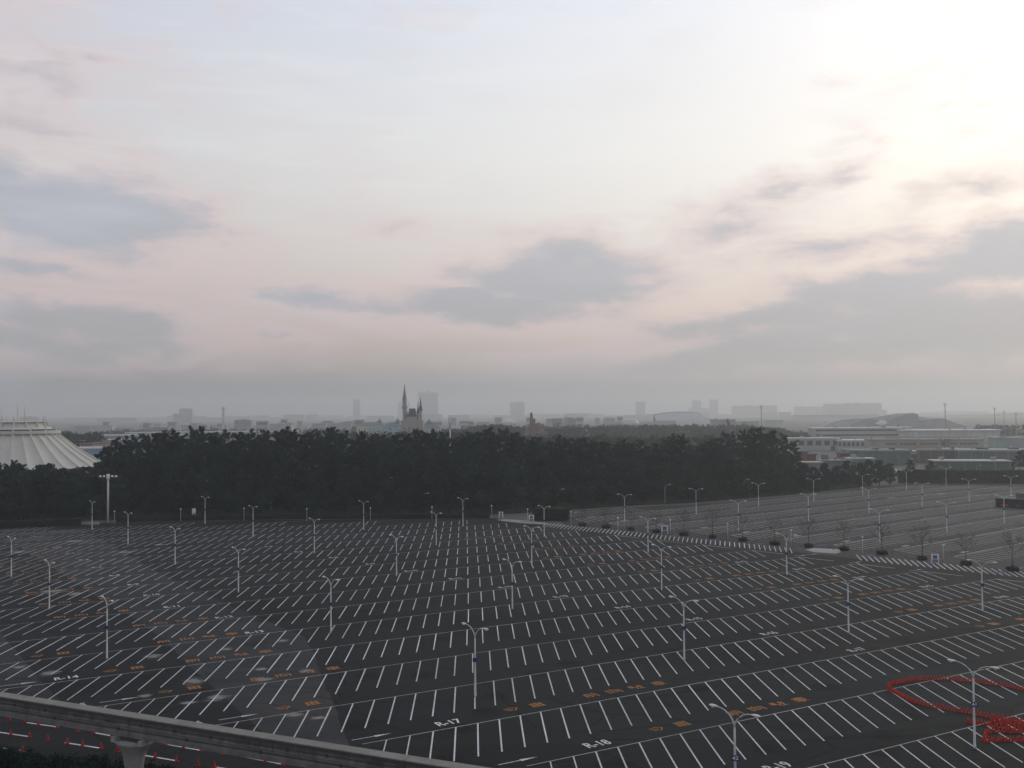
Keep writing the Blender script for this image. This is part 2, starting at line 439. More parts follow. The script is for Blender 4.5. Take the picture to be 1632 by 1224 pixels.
# ------------------------------------------------------------------ painted rows
LW = .16
def stripe(p, q, w=LW, z=.012):
    d = (q - p); L = d.length; d /= L; nn = Vector((-d.y, d.x, 0)) * (w / 2)
    return [(p - nn) + Vector((0, 0, z)), (q - nn) + Vector((0, 0, z)), (q + nn) + Vector((0, 0, z)), (p + nn) + Vector((0, 0, z))]
bs = MB(); bs.quad((0, -.085, 0), (LEN, -.085, 0), (LEN, .085, 0), (0, .085, 0))
STALL = bs.mesh('stall_line', M_WHITE)
stubs = []
for k in range(20, -2, -1):
    b = brow(k)
    ph = PHASE.get(k, -.36 - .05 * (13 - k) if k < 13 else .09) * GAP
    valid = []
    for i in range(-110, 90):
        a = i * GAP + ph
        s0, s1 = P(a, b), P(a, b - LEN)
        if abs(math.degrees(math.atan2(s1.x, s1.y))) > 31 or s0.y < 60: continue
        if not inside_far(s0, 2.0) or not past_beam(s1.lerp(s0, .55), 0.0): 
            continue
        if not (beside_road(s1, 5.5) and beside_road(s0, -1.0)): continue
        if not past_beam(s1, 0.0):
            t_ = 1.0
            while t_ > .2 and not past_beam(s0.lerp(s1, t_), 0.0): t_ -= .05
            cutl = MB().quad(*stripe(s0, s0.lerp(s1, t_), .14, .012)).build('stall_line', M_WHITE, lot); valid.append(a); continue
        stubs.append((s1.length, s0, math.atan2(-SDIR.y, -SDIR.x)))
        valid.append(a)
    if not valid: continue
    a0, a1 = min(valid) - GAP, max(valid)
    # the long line runs on to the cross road
    aa = a1
    while beside_road(P(aa + .5, b), .5) and aa < a1 + 10: aa += .5
    q = stripe(P(a0, b), P(aa, b), .15, .0135)
    MB().quad(*q).build('row_line', M_FADED, lot)
    if P(aa, b).x > 20:                                 # slanting stroke that closes the row's end
        e = P(aa, b)
        MB().quad(*stripe(e - EDIR * .3, e + EDIR * 9.0, .22, .0145)).build('row_end_line', M_WHITE, lot)
stubs.sort(key=lambda t: t[0])
for d_, s0, an in stubs[:290]:
    inst('stall_line', STALL, lot, (s0.x, s0.y, .012), an)
rest = MB()
for d_, s0, an in stubs[290:]:
    dv = Vector((math.cos(an), math.sin(an), 0))
    rest.quad(*stripe(s0, s0 + dv * LEN, .17, .012))
kind(rest.build('stall_lines', M_WHITE, lot), 'stuff')

# painted row numbers
def text_obj(name, body, size, m, parent, loc, rot, align='CENTER'):
    cu = bpy.data.curves.new(name, 'FONT'); cu.body = body; cu.size = size
    cu.align_x, cu.align_y = align, 'CENTER'; cu.resolution_u = 3; cu.offset = .02 * size
    cu.materials.append(m)
    tmp = bpy.data.objects.new(name, cu)
    me = bpy.data.meshes.new_from_object(tmp); me.name = name
    if not me.materials: me.materials.append(m)
    bpy.data.objects.remove(tmp)
    o = inst(name, me, parent, loc); o.rotation_euler = rot
    return o
for k, px, py in [(19, 1235, 1216), (18, 951, 1183), (17, 715, 1149), (17, 1361, 1033), (16, 1221, 1006), (15, 1103, 983), (14, 990, 964), (13, 892, 947), (12, 805, 933), (11, 727, 920),
                  (10, 656, 907), (9, 592, 896), (8, 534, 886), (7, 479, 877), (6, 430, 869), (13, 408, 1005), (12, 360, 981), (11, 279, 964), (10, 245, 946), (9, 215, 930), (8, 187, 915),
                  (7, 162, 901), (6, 140, 890), (5, 120, 879), (4, 101, 869), (14, 109, 1078), (15, 118, 1124), (16, 303, 1152), (12, 1177, 893), (13, 1266, 903), (14, 1364, 917), (15, 1473, 933), (16, 1595, 951)]:
    a, b = AB(G(px, py))
    c = P(a, brow(k) + 2.1)
    o = text_obj('row_number', 'R-%d' % k, 2.0, M_WHITE, lot, (c.x, c.y, .013), (0, 0, PHI))
    o.scale = (.80, 1.05, 1)
# direction arrows
ar = MB(); ar.quad((-2.4, -.07, 0), (.2, -.07, 0), (.2, .07, 0), (-2.4, .07, 0)).quad((.2, -.28, 0), (2.2, .0, 0), (.2, .28, 0))
ARM = ar.mesh('lane_arrow', M_WHITE)
for px, py, k in [(595, 1171, 17), (826, 1206, 18), (31, 1090, 14), (196, 1112, 15), (384, 1140, 16), (1332, 899, 12), (1404, 912, 13), (1308, 899, 12), (1516, 928, 14)]:
    a, b = AB(G(px, py)); c = P(a, brow(k) + 2.0)
    inst('lane_arrow', ARM, lot, (c.x, c.y, .0132), PHI)
# orange characters, painted as bundles of brush strokes
GL = [
 [((-.9, .9), (.9, .9)), ((-.4, 1.2), (-.55, .95)), ((.4, 1.2), (.5, .95)), ((-.8, .55), (-.8, -1.1)), ((-.8, .55), (-.1, .55)), ((-.1, .55), (-.1, -1.1)), ((-.8, .1), (-.1, .1)), ((-.8, -.4), (-.1, -.4)), ((.35, .55), (.35, -.6)), ((.8, .6), (.8, -1.1))],
 [((-.9, 1.1), (-.9, -1.1)), ((-.9, .7), (.9, .7)), ((.9, .7), (.9, -1.1)), ((-.1, 1.3), (-.3, .7)), ((-.4, .2), (.4, .2)), ((-.4, .2), (-.4, -.6)), ((.4, .2), (.4, -.6)), ((-.4, -.6), (.4, -.6))],
 [((-.9, 1.0), (-.2, 1.0)), ((-.9, 1.0), (-.9, -.1)), ((-.9, .45), (-.2, .45)), ((-.9, -.1), (-.1, -.1)), ((-.1, -.1), (-.2, -1.0)), ((-.55, 1.0), (-.55, -.1)), ((.1, .7), (.95, .7)), ((.1, .1), (.95, .1)), ((0, -.9), (1.0, -.9)), ((.5, 1.1), (.5, -.9))],
 [((-.9, 1.0), (.9, 1.0)), ((0, 1.3), (0, -1.3)), ((-.7, .6), (.7, .6)), ((-.7, .6), (-.7, -.35)), ((.7, .6), (.7, -.35)), ((-.7, .12), (.7, .12)), ((-.7, -.35), (.7, -.35)), ((-1.0, -.8), (1.0, -.8))],
 [((-.9, .5), (.2, .9)), ((.2, .9), (.8, .3)), ((.8, .3), (.1, -.9)), ((-.9, -.1), (.2, .1)), ((-.7, -.6), (.0, -.5))],
 [((-.9, 1.0), (.9, 1.0)), ((-.8, .6), (.8, .6)), ((-.8, .1), (.8, .1)), ((-.9, -.4), (.9, -.4)), ((-.6, 1.0), (-.6, -.9)), ((0, 1.2), (0, -1.0)), ((.6, 1.0), (.6, -.9)), ((-.9, -.9), (.9, -.9))]]
GM = []
for gl in GL:
    mb = MB()
    for i, (p, q) in enumerate(gl):
        pts = stripe(Vector((*p, 0)), Vector((*q, 0)), .21, .0004 * i)
        mb.quad(*pts)
    GM.append(mb.mesh('painted_character', M_ORANGE))
def charset(k, px, py, n, parent=lot, step=3.5):
    a, b = AB(G(px, py))
    for i in range(n):
        c = P(a + i * step, brow(k) + 2.9)
        if abs(c.x) > .62 * c.y: continue
        if not beside_road(c, 4) or not inside_far(c, 3): continue
        inst('painted_character', GM[i if n == 4 else 4 + i], parent, (c.x, c.y, .0128), PHI).scale = (1, .68, 1)
for k, px, py, n in [(17, 942, 1108, 4), (17, 816, 1131, 2), (18, 1047, 1161, 2), (18, 1171, 1137, 4), (15, 1374, 946, 4), (15, 1312, 954, 2), (14, 1267, 929, 4), (14, 1204, 936, 2), (13, 1169, 914, 4),
                     (13, 1106, 921, 2), (12, 1095, 901, 4), (12, 1020, 909, 2), (11, 1008, 893, 4), (11, 940, 899, 2), (10, 930, 884, 4), (10, 870, 890, 2), (9, 858, 877, 4), (8, 800, 870, 4), (7, 745, 863, 4),
                     (17, 1562, 998, 2), (17, 1631, 988, 4), (16, 1430, 974, 2), (16, 1496, 965, 4), (12, 224, 995, 4), (13, 263, 1021, 4), (14, 308, 1052, 4), (15, 411, 1081, 4), (16, 452, 1129, 2),
                     (14, 178, 1068, 2), (13, 59, 1046, 2), (15, 264, 1103, 2), (11, 100, 981, 4), (10, 77, 960, 4), (9, 54, 943, 4), (8, 36, 926, 4), (7, 20, 913, 4), (6, 4, 900, 4), (5, 60, 884, 4), (4, 30, 874, 4),
                     (14, 1560, 902, 2), (13, 1440, 894, 2), (11, 1190, 880, 2), (10, 1080, 870, 2), (9, 1010, 860, 2), (12, 1330, 890, 2)]:
    charset(k, px, py, n)

# ------------------------------------------------------------------ second car park, beyond the planted strip
lotb_poly = [G(905, 838), G(880, 824), G(905, 815), G(1000, 809), G(1100, 804), G(1200, 796), G(1300, 787), G(1400, 776), G(1450, 771.5), G(1640, 772), G(1760, 772), G(1900, 850), G(1800, 945), END1 + ENRM * 6 + EDIR * 25, G(1200, 872)]
lotb = MB().quad(*[(p.x, p.y, .003) for p in reversed(lotb_poly)]).build('parking_lot_beyond', M_ASPH_LOT)
kind(lotb, 'structure')
R2 = Vector((math.cos(PHI2), math.sin(PHI2), 0)); N2 = Vector((-R2.y, R2.x, 0)); S2 = Vector((math.cos(R(-69)), math.sin(R(-69)), 0))
LOTB = [p.to_2d() for p in lotb_poly]
def in_lotb(p):
    ins = False; j = len(LOTB) - 1
    for i in range(len(LOTB)):
        xi, yi = LOTB[i]; xj, yj = LOTB[j]
        if (yi > p.y) != (yj > p.y) and p.x < (xj - xi) * (p.y - yi) / (yj - yi) + xi: ins = not ins
        j = i
    return ins
STRIPF0, STRIPF1 = G(873, 834), G(1600, 908)
STRIPD = (STRIPF1 - STRIPF0).normalized(); STRIPN = Vector((-STRIPD.y, STRIPD.x, 0))
if STRIPN.y < 0: STRIPN = -STRIPN
def beyond_strip(p, m): return (p - STRIPF0).dot(STRIPN) > m
near2, far2 = [], MB()
kk = 0
for r in range(-4, 18):
    off = 134.45 + 15.4 * r
    best0 = best1 = None
    for i in range(-60, 190):
        p = N2 * off + R2 * (i * 2.75)
        q = p + S2 * 11.0
        if not (in_lotb(p) and in_lotb(q) and beyond_strip(q, 8) and beyond_strip(p, 6)): continue
        if abs(p.x) > .60 * p.y: continue
        if best0 is None: best0 = p
        best1 = p
        far2.quad(*stripe(p, q, .19, .012))
        kk += 1
    if best0 is not None and (best1 - best0).length > 6:
        MB().quad(*stripe(best0, best1, .24, .0135)).build('row_line', M_WHITE, lotb)
        for tt in np.arange(20 + 7 * (r % 3), (best1 - best0).length - 18, 46):
            for i in range(4 if int(tt) % 2 else 2):
                c = best0 + R2 * (tt + 4 * i) + N2 * 2.3
                inst('painted_character', GM[i], lotb, (c.x, c.y, .0128), PHI2).scale = (1, .68, 1)
        c = best0 + R2 * 9 + N2 * 2.0
        MB().quad((-1.6, -.5, 0), (1.6, -.5, 0), (1.6, .5, 0), (-1.6, .5, 0)).build('lane_mark', M_FADED, lotb, loc=(c.x, c.y, .0128)).rotation_euler = (0, 0, PHI2)
kind(far2.build('stall_lines', M_WHITE, lotb), 'stuff')
# two long pale smears far out
for px, py, w in [(1500, 787, 16), (1420, 793.5, 14), (1560, 789, 40)]:
    c = G(px, py); w = w / F * c.y
    MB().quad(*stripe(Vector((c.x - w / 2, c.y - .6, 0)), Vector((c.x + w / 2, c.y + .8, 0)), 1.6, .014)).build('pale_smear', M_FADED, lotb)

# planted strip: slanting bays along the cross road
NEAR0, NEAR1 = G(870, 838.5), G(1596, 917)
n_st = 0
Lst = (STRIPF1 - STRIPF0).length
sdir = None
strip_par = lotb
i = 0
gap_at = [G(x, y) for x, y in ((1312, 877),)]
sm = MB(); sm.quad((0, -.11, 0), (1, -.11, 0), (1, .11, 0), (0, .11, 0))
SM = sm.mesh('bay_line', M_WHITE)
t = 0.0
while t < Lst + 55:
    f0 = STRIPF0 + STRIPD * t
    ang = R(-102)                                # towards the viewer
    L_ = 9.6
    if (f0 - gap_at[0]).length > 8.5:
        o = inst('bay_line', SM, lotb, (f0.x, f0.y, .013), ang, (L_, 1, 1))
    t += 1.5
for px, py in [(1486, 897), (1597, 912), (1626, 905), (1210, 867), (1275, 874), (1309, 869), (1386, 885), (950, 841), (1012, 848), (1075, 853), (1140, 861)]:
    c = G(px, py)
    MB().quad((-.75, -1.6, 0), (.75, -1.6, 0), (.75, 1.6, 0), (-.75, 1.6, 0)).build('bay_mark', M_BLUE, lotb, loc=(c.x, c.y, .0165)).rotation_euler = (0, 0, R(-45))
pw = [G(x, y) for x, y in ((1283, 876), (1296, 873.6), (1338, 875.5), (1340, 880), (1332, 882.6), (1296, 880))]
MB().quad(*[(p.x, p.y, .0175) for p in reversed(pw)]).build('white_hatched_area', M_FADED, lotb)
isl = [G(x, y) for x, y in ((792, 829), (806, 828), (842, 830.5), (872, 834.5), (874, 836.5), (836, 834.5), (806, 831.5))]
mb = MB(); n_ = len(isl)
mb.v = [(p.x, p.y, -.02) for p in isl] + [(p.x, p.y, .14) for p in isl]
mb.f = [tuple(range(n_, 2 * n_))[::-1]] + [(i, (i + 1) % n_, n_ + (i + 1) % n_, n_ + i) for i in range(n_)]
isl_o = mb.build('traffic_island', mat('island_white', (.30, .31, .31), .85, .25, .4))
tag(isl_o, 'pale raised traffic island at the forest edge between the two car parks', 'traffic island')

# the service road between the guideway and the shrubs
ld_ = (LOTN1 - LOTN0).normalized()
rp = [Vector((-170, 30, 0)), Vector((120, 30, 0)), LOTN1 + ld_ * 40 - LNRM * .3, LOTN0 - ld_ * 70 - LNRM * .3]
road = MB().quad(*[(p.x, p.y, .0185) for p in rp]).build('road', M_ASPH_ROAD)
kind(road, 'structure')
for x0, y0, x1, y1 in [(-30, 1163, 48, 1174.4), (103.5, 1183.8, 162.4, 1193), (41, 1151.5, 93, 1159), (148, 1167.6, 178, 1173), (229.4, 1204, 281, 1212.6), (263.6, 1186, 320, 1196), (389.6, 1206.5, 449.5, 1218),
                       (5, 1192, 15, 1193.5), (24, 1195, 56, 1200), (345, 1223, 400, 1232), (-60, 1138, -10, 1145)]:
    MB().quad(*stripe(G(x0, y0), G(x1, y1), .26, .0225)).build('lane_dash', M_WHITE, road)

# ------------------------------------------------------------------ guideway beam on its pillar
rzb = math.atan2(BDIR.y, BDIR.x)
mid = BM0 + BDIR * ((BM1 - BM0).length / 2)
beam = thing('guideway_beam', (BM0.x, BM0.y, 0), 'long stained concrete guideway beam crossing the bottom left corner', 'guideway beam', rz=rzb)
def stained():
    m = bpy.data.materials.new('stained_concrete'); m.use_nodes = True; m.node_tree.nodes.clear()
    N = NT(m.node_tree)
    tc = N.n('ShaderNodeTexCoord').outputs['Object']
    a = N.noise(tc, .8, 6, .6); d = N.noise(N.mapping(tc, sc=(.9, 1, .10)), 1.0, 7, .7, .3)
    sp_ = N.n('ShaderNodeSeparateXYZ'); N.put(sp_.inputs[0], tc)
    drip = N.m('MAXIMUM', N.m('MULTIPLY', N.step(d, .42, .62), N.step(sp_.outputs[2], BEAMZ - 1.3, BEAMZ - .3, .12, 1.0)), N.step(N.m('ADD', sp_.outputs[2], N.m('MULTIPLY', d, .5)), BEAMZ - .45, BEAMZ - .05, 0, .9))
    c = N.mix(N.step(a, .3, .7), (.12, .122, .122), (.20, .20, .196))
    c = N.mix(N.m('MULTIPLY', drip, .8), c, (.035, .034, .032))
    p = N.n('ShaderNodeBsdfPrincipled'); N.put(p.inputs['Base Color'], c); p.inputs['Roughness'].default_value = .92
    o = N.n('ShaderNodeOutputMaterial'); N.put(o.inputs[0], p.outputs[0])
    return m
M_STAIN = stained()
M_BTOP = mat('beam_top', (.24, .23, .21), .9, .18, .4)
BW, BH = 1.15, 1.86
XA, XB = -70.0, (BM1 - BM0).length + 45
joints = sorted([x for x in np.arange(AB(Vector((0, 0, 0)))[0] * 0 + 0, 1, 1)])
pil = G(213, 1222); 
px_on = (G(206, 1144, BEAMZ) - BM0).dot(BDIR)
JX = [px_on + k * 30.0 for k in range(-4, 5)]
segs = [XA] + [x for x in JX if XA < x < XB] + [XB]
for x0, x1 in zip(segs, segs[1:]):
    mb = MB()
    sec = [(0, BEAMZ), (0, BEAMZ - .16), (-.0 + .05, BEAMZ - .22), (.05, BEAMZ - .80), (-.02, BEAMZ - .85), (-.02, BEAMZ - .93), (.05, BEAMZ - .98), (.05, BEAMZ - 1.36), (-.05, BEAMZ - 1.43), (-.05, BEAMZ - BH)]
    sec = sec + [(BW - y, z) for y, z in reversed(sec)]
    n_ = len(sec); e = .03
    mb.v = [(x0 + e, y, z) for y, z in sec] + [(x1 - e, y, z) for y, z in sec]
    mb.f = [(i, n_ + i, n_ + (i + 1) % n_, (i + 1) % n_) for i in range(n_)] + [tuple(range(n_)), tuple(range(n_, 2 * n_))[::-1]]
    mb.build('beam_span', M_STAIN, beam)
    MB().box(x0 + e, x1 - e, -.04, BW + .04, BEAMZ + .002, BEAMZ + .10).build('beam_top', M_BTOP, beam)
M_DARKM = mat('rail_dark_metal', (.06, .06, .065), .6, .2, 2)
for zz in (BEAMZ - .55, BEAMZ - 1.18):
    MB().box(XA, XB, -.055, -.005, zz - .04, zz + .04).build('power_rail', M_DARKM, beam)
bk = MB().box(-.09, .09, -.075, .049, -.13, .13).mesh('rail_bracket', M_DARKM)
for j in range(int((XB - XA) / 4.2)):
    inst('rail_bracket', bk, beam, (XA + 2.1 + 4.2 * j, 0, BEAMZ - .57))
    if j % 2: inst('rail_bracket', bk, beam, (XA + 3.5 + 4.2 * j, 0, BEAMZ - 1.20))
# pillar with its flared head
pillar = thing('guideway_pillar', (BM0 + BDIR * px_on + BNRM * (BW / 2)).to_2d().to_3d(), 'flared concrete pillar holding up the guideway beam', 'pillar', rz=rzb)
prof = [(.98, -.3), (.98, 1.0), (1.0, 1.8), (1.10, 2.6), (1.30, 3.2), (1.62, 3.7), (1.98, 4.08), (2.02, 4.20)]
MB().lathe(prof, 28, sx=1.0, sy=.72).build('shaft', mat('pillar_concrete', (.25, .25, .24), .9, .16, .9, bump=.2), pillar, True)
mb = MB()
for s in (-1, 1):
    mb.box(-1.95 if s < 0 else 1.45, -1.45 if s < 0 else 1.95, -1.0, 1.0, 4.12, 4.60)
mb.build('head_horn', M_CONC, pillar)
MB().box(-1.2, 1.2, -.42, .42, 4.08, 4.635).build('bearing', M_DARKM, pillar)

# ------------------------------------------------------------------ traffic cones
cone_body = MB().lathe([(.155, .03), (.10, .22), (.055, .46), (.035, .52)], 10).mesh('cone_body', M_CONE, True)
cone_foot = MB().box(-.2, .2, -.2, .2, 0, .03).mesh('cone_base', M_CONEB)
def cone(p, label, group, sc=1.15, z=0.012):
    o = thing('traffic_cone', (p.x, p.y, z), label, 'traffic cone', group, random.uniform(0, 1.5))
    o.scale = (sc * .82, sc * .82, sc * .95)
    inst('cone_body', cone_body, o); inst('cone_base', cone_foot, o)
    return o
far_dash = [(15.3, 1148.6), (40, 1152.6), (60.4, 1155.3), (91, 1160), (124, 1165.6), (149, 1169.2), (177.6, 1173.8), (263.4, 1187.5), (292, 1192.2), (321, 1196.9), (355.6, 1202), (387, 1207), (422, 1214), (450, 1219.5)]
near_dash = [(16.8, 1171.2), (46.8, 1175), (76.2, 1179.8), (107.6, 1185), (131.5, 1188.5), (161.2, 1193.2), (187, 1198), (247, 1208.2), (281, 1213.8), (315.4, 1219.8), (342, 1224)]
for i, (x, y) in enumerate(far_dash):
    cone(G(x, y), 'small red cone, %s from the left on the dashed line nearer the beam' % ORD[i], 'cones on the service road', 1.2, .0225)
for i, (x, y) in enumerate(near_dash):
    cone(G(x, y), 'small red cone, %s from the left on the dashed line nearer the shrubs' % ORD[i], 'cones on the service road', 1.2, .0225)
cone(G(36, 1197), 'lone red cone on the broken edge line beside the dark shrubs', 'cones on the service road', 1.1, .0225)
def along(pts, step):
    P3 = [G(*p) for p in pts]
    # smooth through the points
    out = []; cur = 0.0; nxt = 0.0
    dense = []
    for i in range(len(P3) - 1):
        p0, p1, p2, p3 = P3[max(i - 1, 0)], P3[i], P3[i + 1], P3[min(i + 2, len(P3) - 1)]
        for s in range(40):
            t = s / 40
            dense.append(.5 * ((2 * p1) + (p2 - p0) * t + (2 * p0 - 5 * p1 + 4 * p2 - p3) * t * t + (3 * p1 - p0 - 3 * p2 + p3) * t ** 3))
    dense.append(P3[-1])
    for a, b in zip(dense, dense[1:]):
        L = (b - a).length
        while nxt <= cur + L and L > 0:
            out.append(a.lerp(b, (nxt - cur) / L)); nxt += step
        cur += L
    return out
LP = 'small red cone in the long hairpin line of cones across the right-hand stalls'
for p in along([(1640, 1102), (1600, 1094), (1560, 1088), (1520, 1084.5), (1480, 1083.5), (1445, 1087), (1425, 1091), (1415.5, 1095.5), (1418, 1100), (1432, 1108), (1450, 1117), (1480, 1126), (1510, 1131), (1550, 1138), (1585, 1145), (1640, 1151)], .38):
    cone(p, LP, 'cones in the hairpin line', 1.1)
CP = 'small red cone in the packed rows of cones behind the lamp numbered 41'
for seg in ([(1543, 1151), (1570, 1155), (1600, 1161), (1640, 1167)], [(1583, 1146), (1610, 1155), (1640, 1160)], [(1640, 1168.5), (1600, 1167), (1575, 1168), (1569.5, 1174), (1570, 1182), (1590, 1181.5), (1640, 1180.5)], [(1580, 1152), (1640, 1155)]):
    for p in along(seg, .34):
        cone(p + Vector((random.uniform(-.08, .08), random.uniform(-.15, .15), 0)), CP, 'cones packed by the lamp post', 1.1)
SPL = 'tiny red cone in the loose line beside the planted strip of bare trees'
tt = 40
while tt < Lst + 40:
    c = STRIPF0 + STRIPD * tt + STRIPN * (4.5 + (3.5 if int(tt / 4.6) % 2 else 0) + random.uniform(-.5, .5))
    cone(c, SPL, 'cones along the planted strip', 1.2, .006); tt += 4.6

# ------------------------------------------------------------------ lamp posts
PH = 8.75
pole_me = MB().tube([(0, 0, -.05), (0, 0, .35), (0, 0, .36), (0, 0, 4.5), (0, 0, 7.25)], [.15, .15, .125, .11, .085], 12).mesh('pole', M_POST, True)
def arm_mesh(sgn, rise):
    pts = []
    for i in range(9):
        t = i / 8
        x = 1.75 * (1 - math.cos(t * math.pi / 2)) ** .9
        z = 7.2 + rise * math.sin(t * math.pi / 2)
        pts.append((sgn * x, 0, z))
    return MB().tube(pts, [.08 - .035 * i / 8 for i in range(9)], 8).mesh('arm', M_POST, True)
armA, armB = arm_mesh(1, 1.45), arm_mesh(-1, 1.45)
hb = MB()
def head_mesh(sgn):
    mb = MB(); n = 10; prof = [(0, .05), (.12, .10), (.35, .17), (.62, .19), (.85, .12), (.95, .03)]
    k = 0; rows_ = []
    for x, r in prof:
        rows_.append([(sgn * x, r * math.cos(2 * math.pi * i / n), .62 * r * math.sin(2 * math.pi * i / n) + .02) for i in range(n)])
    for rr in rows_: mb.v += rr
    for j in range(len(prof) - 1):
        for i in range(n):
            q = (j * n + i, j * n + (i + 1) % n, (j + 1) * n + (i + 1) % n, (j + 1) * n + i)
            mb.f.append(q if sgn > 0 else q[::-1])
    mb.f.append(tuple(range((len(prof) - 1) * n, len(prof) * n)))
    return mb.mesh('lamp_head', M_LAMP, True)
headA, headB = head_mesh(1), head_mesh(-1)
lens = MB().lathe([(.04, -.13), (.12, -.10), (.16, -.03), (.15, .0)], 10).mesh('lens', M_GLASSL, True)
plate_me = MB().box(-.29, .29, -.17, -.13, 4.30, 4.82).mesh('number_plate', M_PLATE)
def lamp(p, label, group, ang, plate=True, num=None):
    o = thing('lamp_post', (p.x, p.y, .0), label, 'lamp post', group, ang + random.uniform(-.06, .06))
    inst('pole', pole_me, o); inst('arm', armA, o); inst('arm', armB, o)
    for hm, s in ((headA, 1), (headB, -1)):
        h = inst('lamp_head', hm, o, (s * 1.70, 0, 8.65)); h.rotation_euler = (0, 0 if s > 0 else 0, 0)
        inst('lens', lens, h, (s * .55, 0, -.08))
    if plate:
        pl = inst('number_plate', plate_me, o); pl.rotation_euler = (0, 0, -o.rotation_euler[2] + .0)
        if num: pl.scale = (1.25, 1, 1)
        if num: text_obj('plate_number', num, .46, M_LETTER, pl, (0, -.174, 4.56), (R(90), 0, 0))
    return o
LAMPS = [(18, 920), (146.7, 843.8), (204, 867.7), (279, 900), (326.8, 834.8), (403.3, 854.6), (380, 944), (78.6, 971), (170.4, 1050.5), (501, 881.7), (579.6, 844.5), (695.4, 869), (737.9, 838.6), (632, 918), (527.5, 1008),
         (757.6, 1110.6), (816.7, 971), (847.5, 899), (867.4, 855.4), (1033, 881), (1054.6, 940.5), (1090.6, 1052.8), (1172.5, 1291), (1254, 916.4), (1352.6, 1009), (1566, 974.5), (1553.5, 1193)]
near = sorted([q for q in LAMPS if 1000 < q[1] < 1180]); midl = sorted([q for q in LAMPS if 895 < q[1] <= 1000]); farl = sorted([q for q in LAMPS if q[1] <= 895])
LA = R(132)
for i, q in enumerate(near): lamp(G(*q), 'tall twin-arm lamp post, %s from left among the near ones with plain plates' % ORD[i], 'twin-arm lamp posts of the main car park', LA)
for i, q in enumerate(midl): lamp(G(*q), 'twin-arm lamp post, %s from left in the main car park\'s middle distance' % ORD[i], 'twin-arm lamp posts of the main car park', LA)
for i, q in enumerate(farl): lamp(G(*q), 'twin-arm lamp post, %s from left along the main car park\'s far edge' % ORD[i], 'twin-arm lamp posts of the main car park', LA)
lamp(G(1553.5, 1193), 'large twin-arm lamp post with blue plate 41 beside the red cone line', 'twin-arm lamp posts of the main car park', LA, True, '41')
lamp(G(1172.5, 1291), 'twin-arm lamp post with blue plate 42 cut by the bottom edge', 'twin-arm lamp posts of the main car park', LA, True, '42')
LAMPS2 = [(995.6, 831), (1109.6, 819.3), (1209, 807.7), (1177, 845), (1288.7, 831), (1297, 798.7), (1385, 818.8), (1375, 789.7), (1402, 864.4), (1445, 782), (1470, 808.5), (1508, 774.3), (1509, 849), (1544.7, 800), (1600.6, 834.8), (1611.6, 793.6)]
f2 = sorted([q for q in LAMPS2 if q[1] > 810]); b2 = sorted([q for q in LAMPS2 if q[1] <= 810])
for i, q in enumerate(f2): lamp(G(*q), 'pale twin-arm lamp post, %s from left in the second car park\'s front half' % ORD[i], 'twin-arm lamp posts of the car park beyond', R(150))
for i, q in enumerate(b2): lamp(G(*q), 'hazy twin-arm lamp post, %s from left in the second car park\'s back half' % ORD[i], 'twin-arm lamp posts of the car park beyond', R(150))
# single-arm street lamps in front of the trees
sp_pole = MB().tube([(0, 0, -.2), (0, 0, 5.6), (0.05, 0, 6.4)], [.10, .08, .06], 8).mesh('pole', M_POST, True)
sp_arm = MB().tube([(0.05, 0, 6.35), (.35, 0, 6.9), (.9, 0, 7.15), (1.4, 0, 7.2)], [.06, .05, .045, .04], 8).mesh('arm', M_POST, True)
SING = [(432, 822, 1), (674, 820, 1), (890, 812, 1), (1060, 803, 1), (1186, 793, 1), (1302, 772, 1), (1384, 770, 1), (1557, 765, 1)]
for i, (x, y, s) in enumerate(SING):
    p = G(x, y)
    o = thing('street_lamp', (p.x, p.y, 0), 'thin single-arm street lamp at the tree edge, %s from the left' % ORD[i], 'street lamp', 'single-arm lamps along the trees', 0)
    o.scale = (1.02,) * 3
    inst('pole', sp_pole, o); inst('arm', sp_arm, o); inst('lamp_head', headA, o, (1.3, 0, 7.2))
# short globe lights
gp = MB().tube([(0, 0, -.05), (0, 0, 3.9)], [.07, .055], 8).mesh('pole', M_POST, True)
gg = MB().lathe([(.05, 3.85), (.2, 3.95), (.27, 4.12), (.2, 4.3), (.06, 4.36)], 10).mesh('globe', M_LAMP, True)
GLO = [(182.4, 835.5), (288, 831.5), (389, 830), (489, 831), (590.4, 829.6), (688.5, 828), (783.7, 825.8), (841, 832), (910, 837), (985, 847.6), (1068.4, 851.5), (1159.8, 859), (1261.4, 870.8), (1375, 882.7), (1504.2, 897.6)]
for i, (x, y) in enumerate(GLO):
    p = G(x, y)
    o = thing('globe_light', (p.x, p.y, 0), 'short white post light with round head, %s from the left of its kind' % ORD[i], 'post light', 'short globe lights')
    inst('pole', gp, o); inst('globe', gg, o)
# tall mast with four bowls
p = G(172, 833)
ms = thing('floodlight_mast', (p.x, p.y, 0), 'tall thick white mast carrying four bowl lamps before the left trees', 'light mast')
MB().tube([(0, 0, -.2), (0, 0, 15.6)], [.34, .30], 14).build('pole', M_POST, ms, True)
MB().lathe([(.45, 14.2), (.5, 14.3), (.5, 15.8), (.42, 15.9)], 14).build('lamp_collar', M_LAMP, ms, True)
MB().box(-2.6, 2.6, -.03, .03, 14.86, 14.92).build('crossbar', M_POST, ms)
bowl = MB().lathe([(.12, -.34), (.36, -.26), (.42, -.02), (.36, .24), (.16, .38), (.03, .42)], 14).mesh('lamp_bowl', M_LAMP, True)
for x in (-2.6, -1.35, 1.35, 2.6): inst('lamp_bowl', bowl, ms, (x, 0, 15.15))

